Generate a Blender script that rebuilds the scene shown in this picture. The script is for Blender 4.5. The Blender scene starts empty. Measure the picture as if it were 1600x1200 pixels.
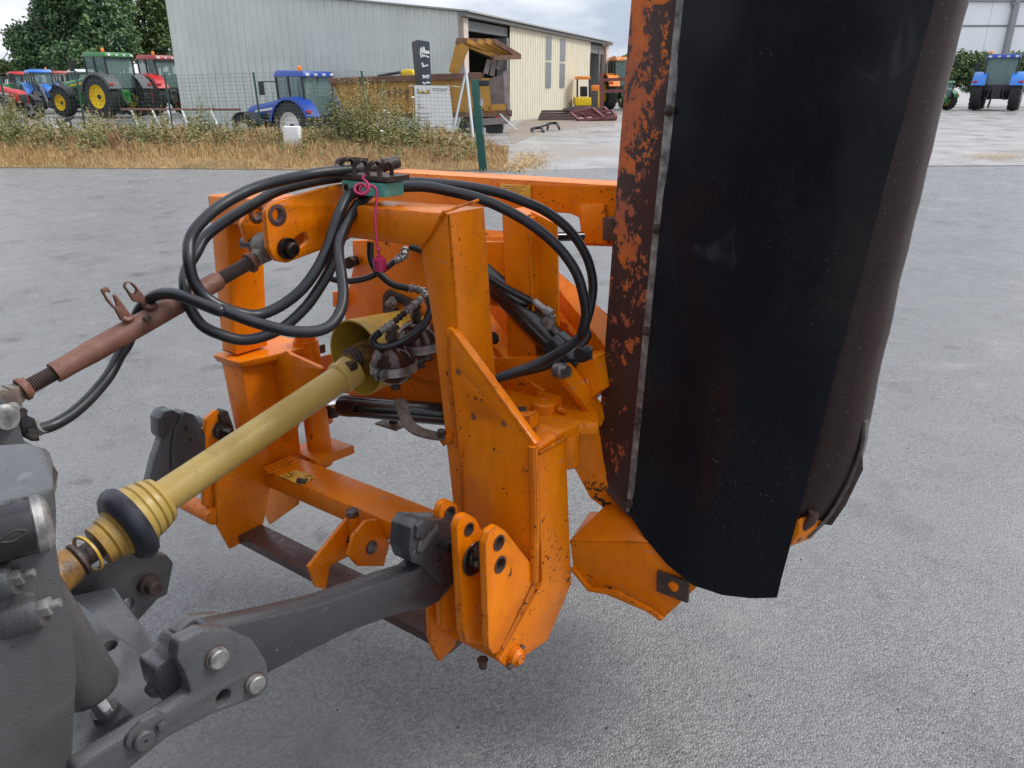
import bpy, bmesh, math, random
from mathutils import Vector, Matrix, Quaternion, noise
random.seed(7)
S = bpy.context.scene
COL = S.collection
R = math.radians

# ------------------------------------------------------------------ camera
FPX = 1180.0                       # focal length in pixels of a 1600 wide picture
PITCH = R(21.6)
CAMW = Vector((1.245, -.926, 1.5))
YAW = math.atan2(.608, .794)
cam_d = bpy.data.cameras.new('camera')
cam = bpy.data.objects.new('camera', cam_d); COL.objects.link(cam)
cam.location = CAMW
cam.rotation_euler = (math.pi/2-PITCH, 0, YAW)
cam_d.sensor_width = 36; cam_d.lens = 36*FPX/1600
cam_d.clip_start = .02; cam_d.clip_end = 2000
S.camera = cam
S.render.resolution_x = 1024; S.render.resolution_y = 768

# ------------------------------------------------------------------ sky and sun (overcast after rain)
SUN_EL, SUN_ROT = R(48), R(48)
w = bpy.data.worlds.new('World'); S.world = w; w.use_nodes = True
nt = w.node_tree; N = nt.nodes; L = nt.links; N.clear()
out = N.new('ShaderNodeOutputWorld'); bg = N.new('ShaderNodeBackground'); bg.inputs[1].default_value = .1
sky = N.new('ShaderNodeTexSky'); sky.sky_type = 'NISHITA'; sky.sun_disc = False
sky.sun_elevation = SUN_EL; sky.sun_rotation = SUN_ROT; sky.air_density = 1.2; sky.dust_density = 3
tc = N.new('ShaderNodeTexCoord'); mp = N.new('ShaderNodeMapping'); mp.inputs['Scale'].default_value = (2.2, 2.2, 7)
nz = N.new('ShaderNodeTexNoise'); nz.inputs['Scale'].default_value = 2.2; nz.inputs['Detail'].default_value = 7; nz.inputs['Roughness'].default_value = .55
cr = N.new('ShaderNodeValToRGB')
cr.color_ramp.elements[0].position = .36; cr.color_ramp.elements[0].color = (3.9, 4.5, 5.7, 1)
cr.color_ramp.elements[1].position = .66; cr.color_ramp.elements[1].color = (8.3, 8.5, 8.8, 1)
mx = N.new('ShaderNodeMix'); mx.data_type = 'RGBA'; mx.inputs[0].default_value = .9
L.new(tc.outputs['Generated'], mp.inputs[0]); L.new(mp.outputs[0], nz.inputs[0]); L.new(nz.outputs[0], cr.inputs[0])
# overcast sky: brighter towards the zenith than at the horizon, all the way round
sx = N.new('ShaderNodeSeparateXYZ'); L.new(tc.outputs['Generated'], sx.inputs[0])
mr = N.new('ShaderNodeMapRange'); mr.inputs[1].default_value = 0; mr.inputs[2].default_value = 1; mr.inputs[3].default_value = .86; mr.inputs[4].default_value = 1.75; L.new(sx.outputs[2], mr.inputs[0])
zm = N.new('ShaderNodeVectorMath'); zm.operation = 'SCALE'; L.new(cr.outputs[0], zm.inputs[0]); L.new(mr.outputs[0], zm.inputs['Scale'])
L.new(sky.outputs[0], mx.inputs[6]); L.new(zm.outputs[0], mx.inputs[7]); L.new(mx.outputs[2], bg.inputs[0]); L.new(bg.outputs[0], out.inputs[0])
sd = bpy.data.lights.new('sun', 'SUN'); sd.energy = 1.8; sd.angle = R(18); sd.color = (1, .96, .9)
so = bpy.data.objects.new('sun', sd); COL.objects.link(so)
# direction towards the sun: Nishita rotation is measured from +Y, clockwise seen from above
sdir = Vector((math.sin(SUN_ROT)*math.cos(SUN_EL), math.cos(SUN_ROT)*math.cos(SUN_EL), math.sin(SUN_EL)))
so.rotation_euler = sdir.to_track_quat('Z', 'Y').to_euler(); so.location = (0, 0, 20)
S.view_settings.view_transform = 'Standard'; S.view_settings.look = 'None'
S.view_settings.exposure = 0.6; S.view_settings.gamma = 1
S.render.engine = 'CYCLES'

# ------------------------------------------------------------------ picture measurements -> places
fw = Vector((-math.sin(YAW), math.cos(YAW), 0)); rt = Vector((math.cos(YAW), math.sin(YAW), 0)); up = Vector((0, 0, 1))
cf = fw*math.cos(PITCH)-up*math.sin(PITCH); cu = fw*math.sin(PITCH)+up*math.cos(PITCH)
PHI = R(2.3)                        # the mower hangs a little lower on its far side
MM = Matrix.Rotation(-PHI, 3, 'Y')  # mower axes (a sideways, b rearwards, c up) -> world
MT = MM.transposed()
def rayw(x, y): return cf+rt*((x-800)/FPX)-cu*((y-600)/FPX)
CAMM = MT @ CAMW
def plane(x, y, ax, v):
    d = MT @ rayw(x, y); return CAMM+d*((v-CAMM[ax])/d[ax])
def A(x, y, v): return plane(x, y, 0, v)
def B(x, y, v): return plane(x, y, 1, v)
def C(x, y, v): return plane(x, y, 2, v)
def D(x, y, t): return CAMM+(MT @ rayw(x, y))*t
def G(x, y, z=0): d = rayw(x, y); return CAMW+d*((z-CAMW.z)/d.z)          # world, on a level plane
def W(x, y, dist): d = rayw(x, y); return CAMW+d*(dist/d.dot(fw))        # world, at a distance ahead
PLN = {'A': A, 'B': B, 'C': C}

# ------------------------------------------------------------------ materials
def nodes(name):
    m = bpy.data.materials.new(name); m.use_nodes = True
    nt = m.node_tree; b = nt.nodes['Principled BSDF']; return m, nt, b
def ramp(nt, src, stops, interp='LINEAR'):
    r = nt.nodes.new('ShaderNodeValToRGB'); r.color_ramp.interpolation = interp
    e = r.color_ramp.elements
    while len(e) < len(stops): e.new(.5)
    for k, (p, c) in enumerate(stops):
        e[k].position = p; e[k].color = (c, c, c, 1) if isinstance(c, (int, float)) else (*c, 1)
    nt.links.new(src, r.inputs[0]); return r.outputs[0]
def tex(nt, kind, scale, detail=4, rough=.6, coord='Object', stretch=None, dist=0):
    t = nt.nodes.new('ShaderNodeTex'+kind)
    t.inputs['Scale'].default_value = scale
    if 'Detail' in t.inputs and kind == 'Noise': t.inputs['Detail'].default_value = detail; t.inputs['Roughness'].default_value = rough; t.inputs['Distortion'].default_value = dist
    c = nt.nodes.new('ShaderNodeTexCoord'); o = c.outputs[coord]
    if stretch:
        mp = nt.nodes.new('ShaderNodeMapping'); mp.inputs['Scale'].default_value = stretch; nt.links.new(o, mp.inputs[0]); o = mp.outputs[0]
    nt.links.new(o, t.inputs['Vector']); return t
def mix(nt, fac, a, b, mode='MIX'):
    m = nt.nodes.new('ShaderNodeMix'); m.data_type = 'RGBA'; m.blend_type = mode
    for s, v in ((0, fac), (6, a), (7, b)):
        if hasattr(v, 'is_output'): nt.links.new(v, m.inputs[s])
        elif s == 0: m.inputs[0].default_value = v
        else: m.inputs[s].default_value = (*v, 1) if len(v) == 3 else v
    return m.outputs[2]
def math_(nt, op, a, b=0):
    m = nt.nodes.new('ShaderNodeMath'); m.operation = op
    for s, v in ((0, a), (1, b)):
        if hasattr(v, 'is_output'): nt.links.new(v, m.inputs[s])
        else: m.inputs[s].default_value = v
    return m.outputs[0]
def bump(nt, b, h, strength=.3, dist=.002):
    n = nt.nodes.new('ShaderNodeBump'); n.inputs['Strength'].default_value = strength; n.inputs['Distance'].default_value = dist
    nt.links.new(h, n.inputs['Height']); nt.links.new(n.outputs[0], b.inputs['Normal']); return n
def setc(nt, b, v):
    if hasattr(v, 'is_output'): nt.links.new(v, b.inputs['Base Color'])
    else: b.inputs['Base Color'].default_value = (*v, 1)
MAT = {}
def plain(name, col, rough=.5, metal=0, var=.12, scale=9, bmp=.0, spec=.5):
    m, nt, b = nodes(name)
    n = tex(nt, 'Noise', scale, 6)
    f = ramp(nt, n.outputs[0], [(.3, 1-var*1.4), (.7, 1+var)])
    setc(nt, b, mix(nt, 1, (*col, 1), f, 'MULTIPLY'))
    b.inputs['Metallic'].default_value = metal; b.inputs['Specular IOR Level'].default_value = spec
    rr = ramp(nt, n.outputs[0], [(.3, max(.05, rough-.08)), (.7, min(1, rough+.1))]); nt.links.new(rr, b.inputs['Roughness'])
    if bmp: bump(nt, b, tex(nt, 'Noise', 160, 3).outputs[0], bmp, .001)
    MAT[name] = m; return m
def paint(name, col, chipcol=(.035, .016, .010), rough=.34, faded=None, chip_amt=.0, drops=True, edge=.5, spec=.28, coat=.06, grime=.55, texture=0):
    """thick machine paint: slight hue drift, scattered chips, worn edges, grime in streaks, rain beads"""
    m, nt, b = nodes(name)
    big = tex(nt, 'Noise', 5, 4); fine = tex(nt, 'Noise', 55, 5, .7)
    c = mix(nt, ramp(nt, big.outputs[0], [(.35, 0), (.7, 1)]), tuple(x*.86 for x in col), faded or tuple(min(1, x*1.06) for x in col))
    st = tex(nt, 'Noise', 16, 6, .7, stretch=(3.5, 3.5, .5))
    c = mix(nt, ramp(nt, st.outputs[0], [(.54, 0), (.8, .45)]), c, tuple(x*.45 for x in col))
    n1 = tex(nt, 'Noise', 120, 2, .5, dist=.4); patch = tex(nt, 'Noise', 7, 4, .6); n3 = tex(nt, 'Noise', 34, 6, .7, stretch=(1, 1, .35), dist=.8)
    pm = ramp(nt, patch.outputs[0], [(.40, 0), (.75, 1)])
    f1 = math_(nt, 'ADD', n1.outputs[0], math_(nt, 'MULTIPLY', pm, .10+chip_amt)); chip = ramp(nt, f1, [(.745, 0), (.765, 1)])
    f2 = math_(nt, 'ADD', n3.outputs[0], math_(nt, 'MULTIPLY', pm, .05+chip_amt)); chip2 = ramp(nt, f2, [(.735, 0), (.75, 1)])
    g1 = tex(nt, 'Noise', 11, 7, .72, dist=.5); g2 = tex(nt, 'Noise', 2.6, 3)
    gm = math_(nt, 'MULTIPLY', ramp(nt, g1.outputs[0], [(.50, 0), (.72, 1)]), ramp(nt, g2.outputs[0], [(.42, 0), (.62, grime)])); c = mix(nt, gm, c, tuple(x*.30+.012 for x in col))
    sc_ = tex(nt, 'Noise', 60, 2, .5, stretch=(.25, .25, 1.6), dist=.2); c = mix(nt, ramp(nt, sc_.outputs[0], [(.70, 0), (.74, .55)]), c, tuple(x*.5+.10 for x in col))
    b.inputs['Coat Weight'].default_value = coat; b.inputs['Coat Roughness'].default_value = .16
    ch = mix(nt, 1, chip, chip2, 'LIGHTEN')
    if edge:
        bv = nt.nodes.new('ShaderNodeBevel'); bv.samples = 2; bv.inputs['Radius'].default_value = .006
        ge = nt.nodes.new('ShaderNodeNewGeometry'); vm = nt.nodes.new('ShaderNodeVectorMath'); vm.operation = 'DOT_PRODUCT'
        nt.links.new(bv.outputs[0], vm.inputs[0]); nt.links.new(ge.outputs['True Normal'], vm.inputs[1])
        e = math_(nt, 'SUBTRACT', 1, vm.outputs['Value'])
        en = tex(nt, 'Noise', 26, 6, .7); e2 = math_(nt, 'ADD', math_(nt, 'MULTIPLY', ramp(nt, e, [(.01, 0), (.12, 1)]), .27*edge), en.outputs[0])
        ch = mix(nt, 1, ch, ramp(nt, e2, [(.66, 0), (.69, 1)]), 'LIGHTEN')
    setc(nt, b, mix(nt, ch, c, chipcol)); b.inputs['Specular IOR Level'].default_value = spec
    rr = ramp(nt, fine.outputs[0], [(.3, rough-.10), (.7, rough+.14)]); nt.links.new(mix(nt, ch, rr, (.75, .75, .75)), b.inputs['Roughness'])
    h = math_(nt, 'MULTIPLY', ch, -.8)
    if drops:
        dv = tex(nt, 'Voronoi', 130); dr = ramp(nt, dv.outputs['Distance'], [(.0, 1), (.26, 0)]); rr2 = mix(nt, ch, rr, (.75, .75, .75)); nt.links.new(mix(nt, ramp(nt, dv.outputs['Distance'], [(.20, .9), (.27, 0)]), rr2, (.06, .06, .06)), b.inputs['Roughness'])
        h = math_(nt, 'ADD', h, math_(nt, 'MULTIPLY', dr, .55))
    h = math_(nt, 'ADD', h, math_(nt, 'MULTIPLY', fine.outputs[0], .25))
    if texture: h = math_(nt, 'ADD', h, math_(nt, 'MULTIPLY', tex(nt, 'Noise', 240, 3, .6).outputs[0], .9))
    bump(nt, b, h, .5, .0016)
    MAT[name] = m; return m
ORANGE = (.74, .170, .0)
paint('orange', ORANGE, faded=(.80, .215, .001))
paint('orange_worn', ORANGE, faded=(.80, .215, .002), chip_amt=.045, edge=1.0)
paint('cast_grey', (.074, .074, .077), chipcol=(.05, .03, .02), rough=.34, chip_amt=-.03, edge=.35, spec=.5, coat=.35, grime=.8, texture=1)
paint('cast_grey_dark', (.036, .037, .041), chipcol=(.10, .10, .11), rough=.34, chip_amt=-.03, edge=.3, spec=.5, coat=.35, grime=.8, texture=1)
paint('yellow_paint', (.46, .26, .035), chipcol=(.03, .017, .010), chip_amt=.06, edge=.8)
plain('guard_yellow_old', (.47, .29, .035), .42, var=.2, scale=20, bmp=.15)
plain('rubber', (.013, .014, .018), .38, var=.3, scale=30, bmp=.12)
plain('rubber_ring', (.022, .024, .034), .42, var=.2, scale=30, bmp=.2)
plain('black_paint', (.012, .012, .013), .22, var=.3, scale=20)
plain('dark_steel', (.055, .042, .038), .45, .5, var=.4, scale=60, bmp=.3)
plain('grease', (.012, .008, .006), .22, var=.5, scale=50, bmp=.4)
plain('bolt_steel', (.16, .14, .13), .42, .7, var=.35, scale=80, bmp=.2)
plain('zinc', (.45, .45, .44), .38, .75, var=.35, scale=45, bmp=.2)
plain('zinc_dirty', (.27, .26, .25), .5, .55, var=.5, scale=40, bmp=.2)
plain('chrome', (.8, .8, .8), .12, 1, var=.03)
plain('accumulator', (.048, .022, .018), .14, .25, var=.25, scale=25)
plain('teal', (.10, .34, .29), .5, var=.2, scale=30, bmp=.2)
plain('magenta_plastic', (.46, .02, .10), .4, var=.15, scale=60)
plain('sticker_yellow', (.66, .37, .04), .45, var=.15, scale=40)
plain('print_black', (.02, .018, .015), .5, var=.2)
def rusty(name, c1, c2, scale=14, rough=.6, bm=.4):
    m, nt, b = nodes(name)
    n = tex(nt, 'Noise', scale, 8, .68); n2 = tex(nt, 'Noise', scale*5, 5, .7)
    c = mix(nt, ramp(nt, n.outputs[0], [(.36, 0), (.64, 1)]), c1, c2)
    c = mix(nt, ramp(nt, n2.outputs[0], [(.55, 0), (.75, .6)]), c, tuple(x*.4 for x in c1))
    setc(nt, b, c)
    nt.links.new(ramp(nt, n2.outputs[0], [(.3, rough-.2), (.7, rough+.15)]), b.inputs['Roughness'])
    bump(nt, b, n2.outputs[0], bm, .002); MAT[name] = m; return m
rusty('guard_yellow', (.50, .35, .10), (.43, .285, .065), 9, .45, .15)
rusty('rust_red', (.115, .045, .030), (.20, .085, .055))
rusty('rust_brown', (.055, .028, .025), (.088, .046, .042), 10, .42)
rusty('rust_dark', (.030, .020, .017), (.075, .045, .035), 30, .55)
rusty('collar_yellow', (.40, .25, .04), (.24, .12, .03), 24, .45)
rusty('yoke_rust', (.060, .034, .024), (.30, .15, .025), 30, .5)
rusty('rust_steel', (.10, .075, .062), (.21, .17, .14), 30, .5)

# maroon head steel with flaking orange at one side (flakes follow the mower's own long axis)
def head_sheet():
    m, nt, b = nodes('head_sheet')
    n = tex(nt, 'Noise', 17, 10, .74, stretch=(1.2, 1.2, .8), dist=.25); n2 = tex(nt, 'Noise', 70, 5, .7)
    brown = mix(nt, n.outputs[0], (.040, .018, .016), (.062, .030, .026))
    og = mix(nt, n2.outputs[0], (.30, .055, .012), (.74, .19, .02))
    og = mix(nt, ramp(nt, tex(nt, 'Noise', 5, 3).outputs[0], [(.4, 0), (.62, .75)]), og, (.28, .075, .05))
    at = nt.nodes.new('ShaderNodeAttribute'); at.attribute_name = 'across'
    f = math_(nt, 'SUBTRACT', n.outputs[0], at.outputs['Fac'])
    n4 = tex(nt, 'Noise', 38, 6, .7); f = math_(nt, 'ADD', f, math_(nt, 'MULTIPLY', math_(nt, 'SUBTRACT', n2.outputs[0], .5), .22)); f = math_(nt, 'ADD', f, math_(nt, 'MULTIPLY', math_(nt, 'SUBTRACT', n4.outputs[0], .5), .34))
    k = ramp(nt, f, [(.0, 0), (.02, 1)]); b.inputs['Specular IOR Level'].default_value = .3
    setc(nt, b, mix(nt, k, brown, og)); nt.links.new(ramp(nt, k, [(0, .36), (1, .6)]), b.inputs['Roughness'])
    bump(nt, b, math_(nt, 'ADD', k, math_(nt, 'MULTIPLY', n2.outputs[0], .4)), .5, .002); MAT['head_sheet'] = m
head_sheet()
def hood_mat():
    m, nt, b = nodes('hood')
    n = tex(nt, 'Noise', 7, 7, .6); n2 = tex(nt, 'Noise', 110, 5, .75); st = tex(nt, 'Noise', 24, 5, .7, stretch=(1, 1, 6))
    c = mix(nt, n.outputs[0], (.022, .012, .012), (.040, .021, .019))
    c = mix(nt, ramp(nt, n2.outputs[0], [(.60, 0), (.70, .45)]), c, (.20, .165, .15))
    c = mix(nt, ramp(nt, st.outputs[0], [(.56, 0), (.78, .4)]), c, (.075, .052, .048))
    setc(nt, b, c); nt.links.new(ramp(nt, n.outputs[0], [(.3, .3), (.7, .48)]), b.inputs['Roughness'])
    b.inputs['Specular IOR Level'].default_value = .3
    bump(nt, b, n2.outputs[0], .25, .0015); MAT['hood'] = m
hood_mat()
def flap_mat():
    m, nt, b = nodes('flap_rubber')
    n = tex(nt, 'Noise', 3.5, 5); n2 = tex(nt, 'Noise', 130, 4, .7)
    c = mix(nt, n.outputs[0], (.006, .007, .010), (.011, .012, .016))
    c = mix(nt, math_(nt, 'MULTIPLY', ramp(nt, n2.outputs[0], [(.60, 0), (.72, .6)]), ramp(nt, tex(nt, 'Noise', 4.5, 4, .6).outputs[0], [(.44, .08), (.66, 1)])), c, (.10, .10, .105))       # dry mud specks
    mk = tex(nt, 'Noise', 2.2, 6, .7); c = mix(nt, ramp(nt, mk.outputs[0], [(.48, 0), (.72, .6)]), c, (.030, .024, .021))  # brown patches painted in for a brown reflection on the rubber
    sk = tex(nt, 'Noise', 26, 5, .7, stretch=(2.2, 1, .35)); c = mix(nt, ramp(nt, sk.outputs[0], [(.68, 0), (.76, .25)]), c, (.10, .10, .10))
    sm = tex(nt, 'Noise', 9, 3, .5, stretch=(1, 1, .75), dist=.6)
    c = mix(nt, ramp(nt, sm.outputs[0], [(.68, 0), (.74, .22)]), c, (.09, .09, .10))        # scuffs
    setc(nt, b, c); nt.links.new(ramp(nt, n.outputs[0], [(.3, .16), (.7, .30)]), b.inputs['Roughness'])
    b.inputs['Specular IOR Level'].default_value = .15
    bump(nt, b, n2.outputs[0], .12, .001); MAT['flap_rubber'] = m
flap_mat()

# ------------------------------------------------------------------ mesh builder
def fillet(poly, r, seg=5):
    """round the corners of a 2D polygon"""
    out = []; n = len(poly)
    for i in range(n):
        p = poly[i]; a = poly[i-1]; b = poly[(i+1) % n]
        d1 = (a-p); d2 = (b-p); l1, l2 = d1.length, d2.length
        if l1 < 1e-6 or l2 < 1e-6: continue
        d1 = d1/l1; d2 = d2/l2
        ang = d1.angle(d2) if abs(d1.dot(d2)) < .9995 else math.pi
        if ang > 3.0: out.append(p); continue
        t = min(r/math.tan(ang/2), .45*l1, .45*l2)
        p1 = p+d1*t; p2 = p+d2*t
        for k in range(seg+1):
            s = k/seg; out.append(p1*(1-s)**2+p*2*s*(1-s)+p2*s*s)
    return out
class MB:
    def __init__(s): s.bm = bmesh.new()
    def poly_prism(s, pts, vec):
        bm = s.bm; n = len(pts); vec = Vector(vec)
        a = [bm.verts.new(p) for p in pts]; b = [bm.verts.new(Vector(p)+vec) for p in pts]
        try: bm.faces.new(a)
        except ValueError: return s
        bm.faces.new(b[::-1])
        for i in range(n): bm.faces.new((a[i], b[i], b[(i+1) % n], a[(i+1) % n]))
        return s
    def hull8(s, f, b):
        v = [s.bm.verts.new(p) for p in list(f)+list(b)]; n = len(f)
        s.bm.faces.new(v[:n]); s.bm.faces.new(v[n:][::-1])
        for i in range(n): s.bm.faces.new((v[i], v[n+i], v[n+(i+1) % n], v[(i+1) % n]))
        return s
    def box(s, lo, hi):
        (x0, y0, z0), (x1, y1, z1) = lo, hi
        return s.poly_prism([(x0, y0, z0), (x1, y0, z0), (x1, y1, z0), (x0, y1, z0)], (0, 0, z1-z0))
    def frame(s, d):
        d = Vector(d).normalized(); u = d.orthogonal().normalized(); return d, u, d.cross(u)
    def rev(s, p0, d, prof, seg=24, caps=True, arc=None, start=0, ref=None):
        d, u, v = s.frame(d); p0 = Vector(p0)
        if ref is not None:
            u = (Vector(ref)-d*Vector(ref).dot(d)).normalized(); v = d.cross(u)
        full = arc is None; n = seg if full else seg+1; arc = arc or 2*math.pi
        rings = []
        for t, r in prof:
            rings.append([s.bm.verts.new(p0+d*t+(u*math.cos(start+arc*k/seg)+v*math.sin(start+arc*k/seg))*max(r, 1e-5)) for k in range(n)])
        for q in range(len(rings)-1):
            for k in range(seg): 
                k2 = (k+1) % n
                try: s.bm.faces.new((rings[q][k], rings[q][k2], rings[q+1][k2], rings[q+1][k]))
                except ValueError: pass
        if caps and full:
            for ring, fl in ((rings[0], True), (rings[-1], False)):
                try: s.bm.faces.new(ring[::-1] if fl else ring)
                except ValueError: pass
        return s
    def tube(s, p0, p1, r, r1=None, seg=24):
        p0 = Vector(p0); p1 = Vector(p1); return s.rev(p0, p1-p0, [(0, r), ((p1-p0).length, r if r1 is None else r1)], seg)
    def sphere(s, c, r, seg=28, sq=1, ax=(0, 0, 1)):
        prof = [(-r*math.cos(math.pi*k/14)*sq, r*math.sin(math.pi*k/14)) for k in range(15)]
        return s.rev(c, ax, prof, seg)
    def sweep(s, pts, r, seg=12, sub=8, flat=None, closed=False, rad=None):
        P = spline(pts, sub) if sub else [Vector(p) for p in pts]
        t0 = (P[1]-P[0]).normalized(); u = t0.orthogonal().normalized() if flat is None else (Vector(flat)-t0*Vector(flat).dot(t0)).normalized()
        rings = []
        for i, p in enumerate(P):
            t = (P[min(i+1, len(P)-1)]-P[max(i-1, 0)]).normalized()
            u = (u-t*u.dot(t)).normalized(); v = t.cross(u)
            rr = r if rad is None else rad(i/(len(P)-1))
            rings.append([s.bm.verts.new(p+(u*math.cos(2*math.pi*k/seg)+v*math.sin(2*math.pi*k/seg))*rr) for k in range(seg)])
        for a, b in zip(rings, rings[1:]):
            for k in range(seg): s.bm.faces.new((a[k], a[(k+1) % seg], b[(k+1) % seg], b[k]))
        s.bm.faces.new(rings[0][::-1]); s.bm.faces.new(rings[-1]); return s
    def ribbon(s, pts, w, th, side, sub=8):
        """flat bar of width w (along side) and thickness th following pts"""
        P = spline(pts, sub) if sub else [Vector(p) for p in pts]; side = Vector(side).normalized(); rings = []
        for i, p in enumerate(P):
            t = (P[min(i+1, len(P)-1)]-P[max(i-1, 0)]).normalized(); sd = (side-t*side.dot(t)).normalized(); n = t.cross(sd)
            rings.append([s.bm.verts.new(p+sd*x*w/2+n*y*th/2) for x, y in ((-1, -1), (1, -1), (1, 1), (-1, 1))])
        for a, b in zip(rings, rings[1:]):
            for k in range(4): s.bm.faces.new((a[k], a[(k+1) % 4], b[(k+1) % 4], b[k]))
        s.bm.faces.new(rings[0][::-1]); s.bm.faces.new(rings[-1]); return s
    def hexa(s, p, d, r, h, spin=.3):
        d, u, v = s.frame(d); p = Vector(p)
        pts = [p+(u*math.cos(spin+k*math.pi/3)+v*math.sin(spin+k*math.pi/3))*r for k in range(6)]
        return s.poly_prism(pts, d*h)
    def curve2d(s, outer, holes, mat4, th, bev):
        cu_ = bpy.data.curves.new('tmp', 'CURVE'); cu_.dimensions = '2D'; cu_.fill_mode = 'BOTH'
        cu_.extrude = max(th/2-bev, 1e-4); cu_.bevel_depth = bev; cu_.bevel_resolution = 1; cu_.offset = -bev
        for ring in [outer]+holes:
            sp = cu_.splines.new('POLY'); sp.points.add(len(ring)-1); sp.use_cyclic_u = True
            for q, p in zip(sp.points, ring): q.co = (p[0], p[1], 0, 1)
        o = bpy.data.objects.new('tmp', cu_); me = o.to_mesh()
        me2 = me.copy() if False else None
        base = len(s.bm.verts)
        tmp = bmesh.new(); tmp.from_mesh(me); tmp.transform(mat4); o.to_mesh_clear()
        bmesh.ops.remove_doubles(tmp, verts=tmp.verts, dist=2e-5)
        m = bpy.data.meshes.new('t'); tmp.to_mesh(m); tmp.free(); s.bm.from_mesh(m); bpy.data.meshes.remove(m)
        bpy.data.objects.remove(o); bpy.data.curves.remove(cu_); return s
    def plate(s, pl, v, pts, th, holes=(), rnd=.0, bev=.0015, sub=True):
        """flat plate in a mower plane. pts are picture points or (u,v) Vectors; thickness goes away from the viewer.
        holes: (x, y, radius[, slot_dx, slot_dy])"""
        ax = 'ABC'.index(pl); iu, iv = ((1, 2), (0, 2), (0, 1))[ax]
        def q(x, y): p = PLN[pl](x, y, v); return Vector((p[iu], p[iv]))
        outer = [q(*p[:2]) if not isinstance(p, Vector) else p for p in pts]
        if rnd: outer = fillet(outer, rnd)
        hs = []
        for h in holes:
            c = q(h[0], h[1]) if not isinstance(h[0], Vector) else h[0]
            r = h[2] if not isinstance(h[0], Vector) else h[1]
            e = Vector((h[3], h[4])) if len(h) > 4 else Vector((0, 0))
            ring = []
            ang0 = math.atan2(e.y, e.x) if e.length else 0
            for k in range(24):
                an = ang0-math.pi/2+2*math.pi*(k+.5)/24; off = e if k < 12 else Vector((0, 0))
                ring.append(c+off+Vector((math.cos(an), math.sin(an)))*r)
            hs.append(ring)
        sgn = {'A': -1, 'B': 1, 'C': -1}[pl]
        m = Matrix.Identity(4)
        e = [Vector((1, 0, 0)), Vector((0, 1, 0)), Vector((0, 0, 1))]
        m.col[0][:3] = e[iu]; m.col[1][:3] = e[iv]; m.col[2][:3] = e[iu].cross(e[iv]); 
        o = Vector((0, 0, 0)); o[ax] = v+sgn*th/2; m.translation = o
        return s.curve2d(outer, hs, m, th, min(bev, th*.4))
    def bevel(s, w, seg=2, ang=38):
        ed = [e for e in s.bm.edges if len(e.link_faces) == 2 and e.calc_face_angle(0) > R(ang)]
        if ed: bmesh.ops.bevel(s.bm, geom=ed, offset=w, segments=seg, affect='EDGES', profile=.6, clamp_overlap=True)
        return s
    def xf(s, m): s.bm.transform(m); return s
    def mesh(s, name, bevel=0, recalc=True, smooth=True, ang=32):
        if recalc: bmesh.ops.recalc_face_normals(s.bm, faces=s.bm.faces)
        if bevel: s.bevel(bevel)
        me = bpy.data.meshes.new(name); s.bm.to_mesh(me); s.bm.free()
        if smooth:
            me.polygons.foreach_set('use_smooth', [True]*len(me.polygons)); me.set_sharp_from_angle(angle=R(ang))
        return me
    def obj(s, name, mat, parent=None, bevel=0, label=None, loc=None, recalc=True, smooth=True, ang=32):
        me = s.mesh(name, bevel, recalc, smooth, ang); me.materials.append(MAT[mat])
        return link(name, me, parent, label)
def link(name, me, parent=None, label=None):
    o = bpy.data.objects.new(name, me); COL.objects.link(o)
    if parent is not None:
        o.parent = parent
        if 'off' in parent: o.location = -Vector(parent['off'])
    if label: o['label'] = label
    return o
def spline(pts, sub=8):
    P = [Vector(p) for p in pts]
    if len(P) < 3: return P
    Q = [P[0]*2-P[1]]+P+[P[-1]*2-P[-2]]; out = []
    for i in range(1, len(Q)-2):
        p0, p1, p2, p3 = Q[i-1:i+3]
        for k in range(sub):
            t = k/sub
            out.append(.5*((2*p1)+(p2-p0)*t+(2*p0-5*p1+4*p2-p3)*t*t+(3*p1-p0-3*p2+p3)*t**3))
    out.append(P[-1]); return out
def tag(o, label, cat, group=None, kind=None):
    if label: o['label'] = label
    if cat: o['category'] = cat
    if group: o['group'] = group
    if kind: o['kind'] = kind
    return o
def thing(name, label, cat, base=(0, 0, 0), group=None, mower_axes=True):
    """Empty at the base of a thing; with mower_axes its parts are written in mower coordinates"""
    o = bpy.data.objects.new(name, None); COL.objects.link(o); o.empty_display_size = .1
    if mower_axes:
        o.matrix_world = Matrix.Translation(MM @ Vector(base)) @ MM.to_4x4(); 
        o['off'] = tuple(base)
    else: o.location = base
    return tag(o, label, cat, group)
def struct(name, mb, mat, **k):
    o = mb.obj(name, mat, **k); o['kind'] = 'structure'; return o
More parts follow.
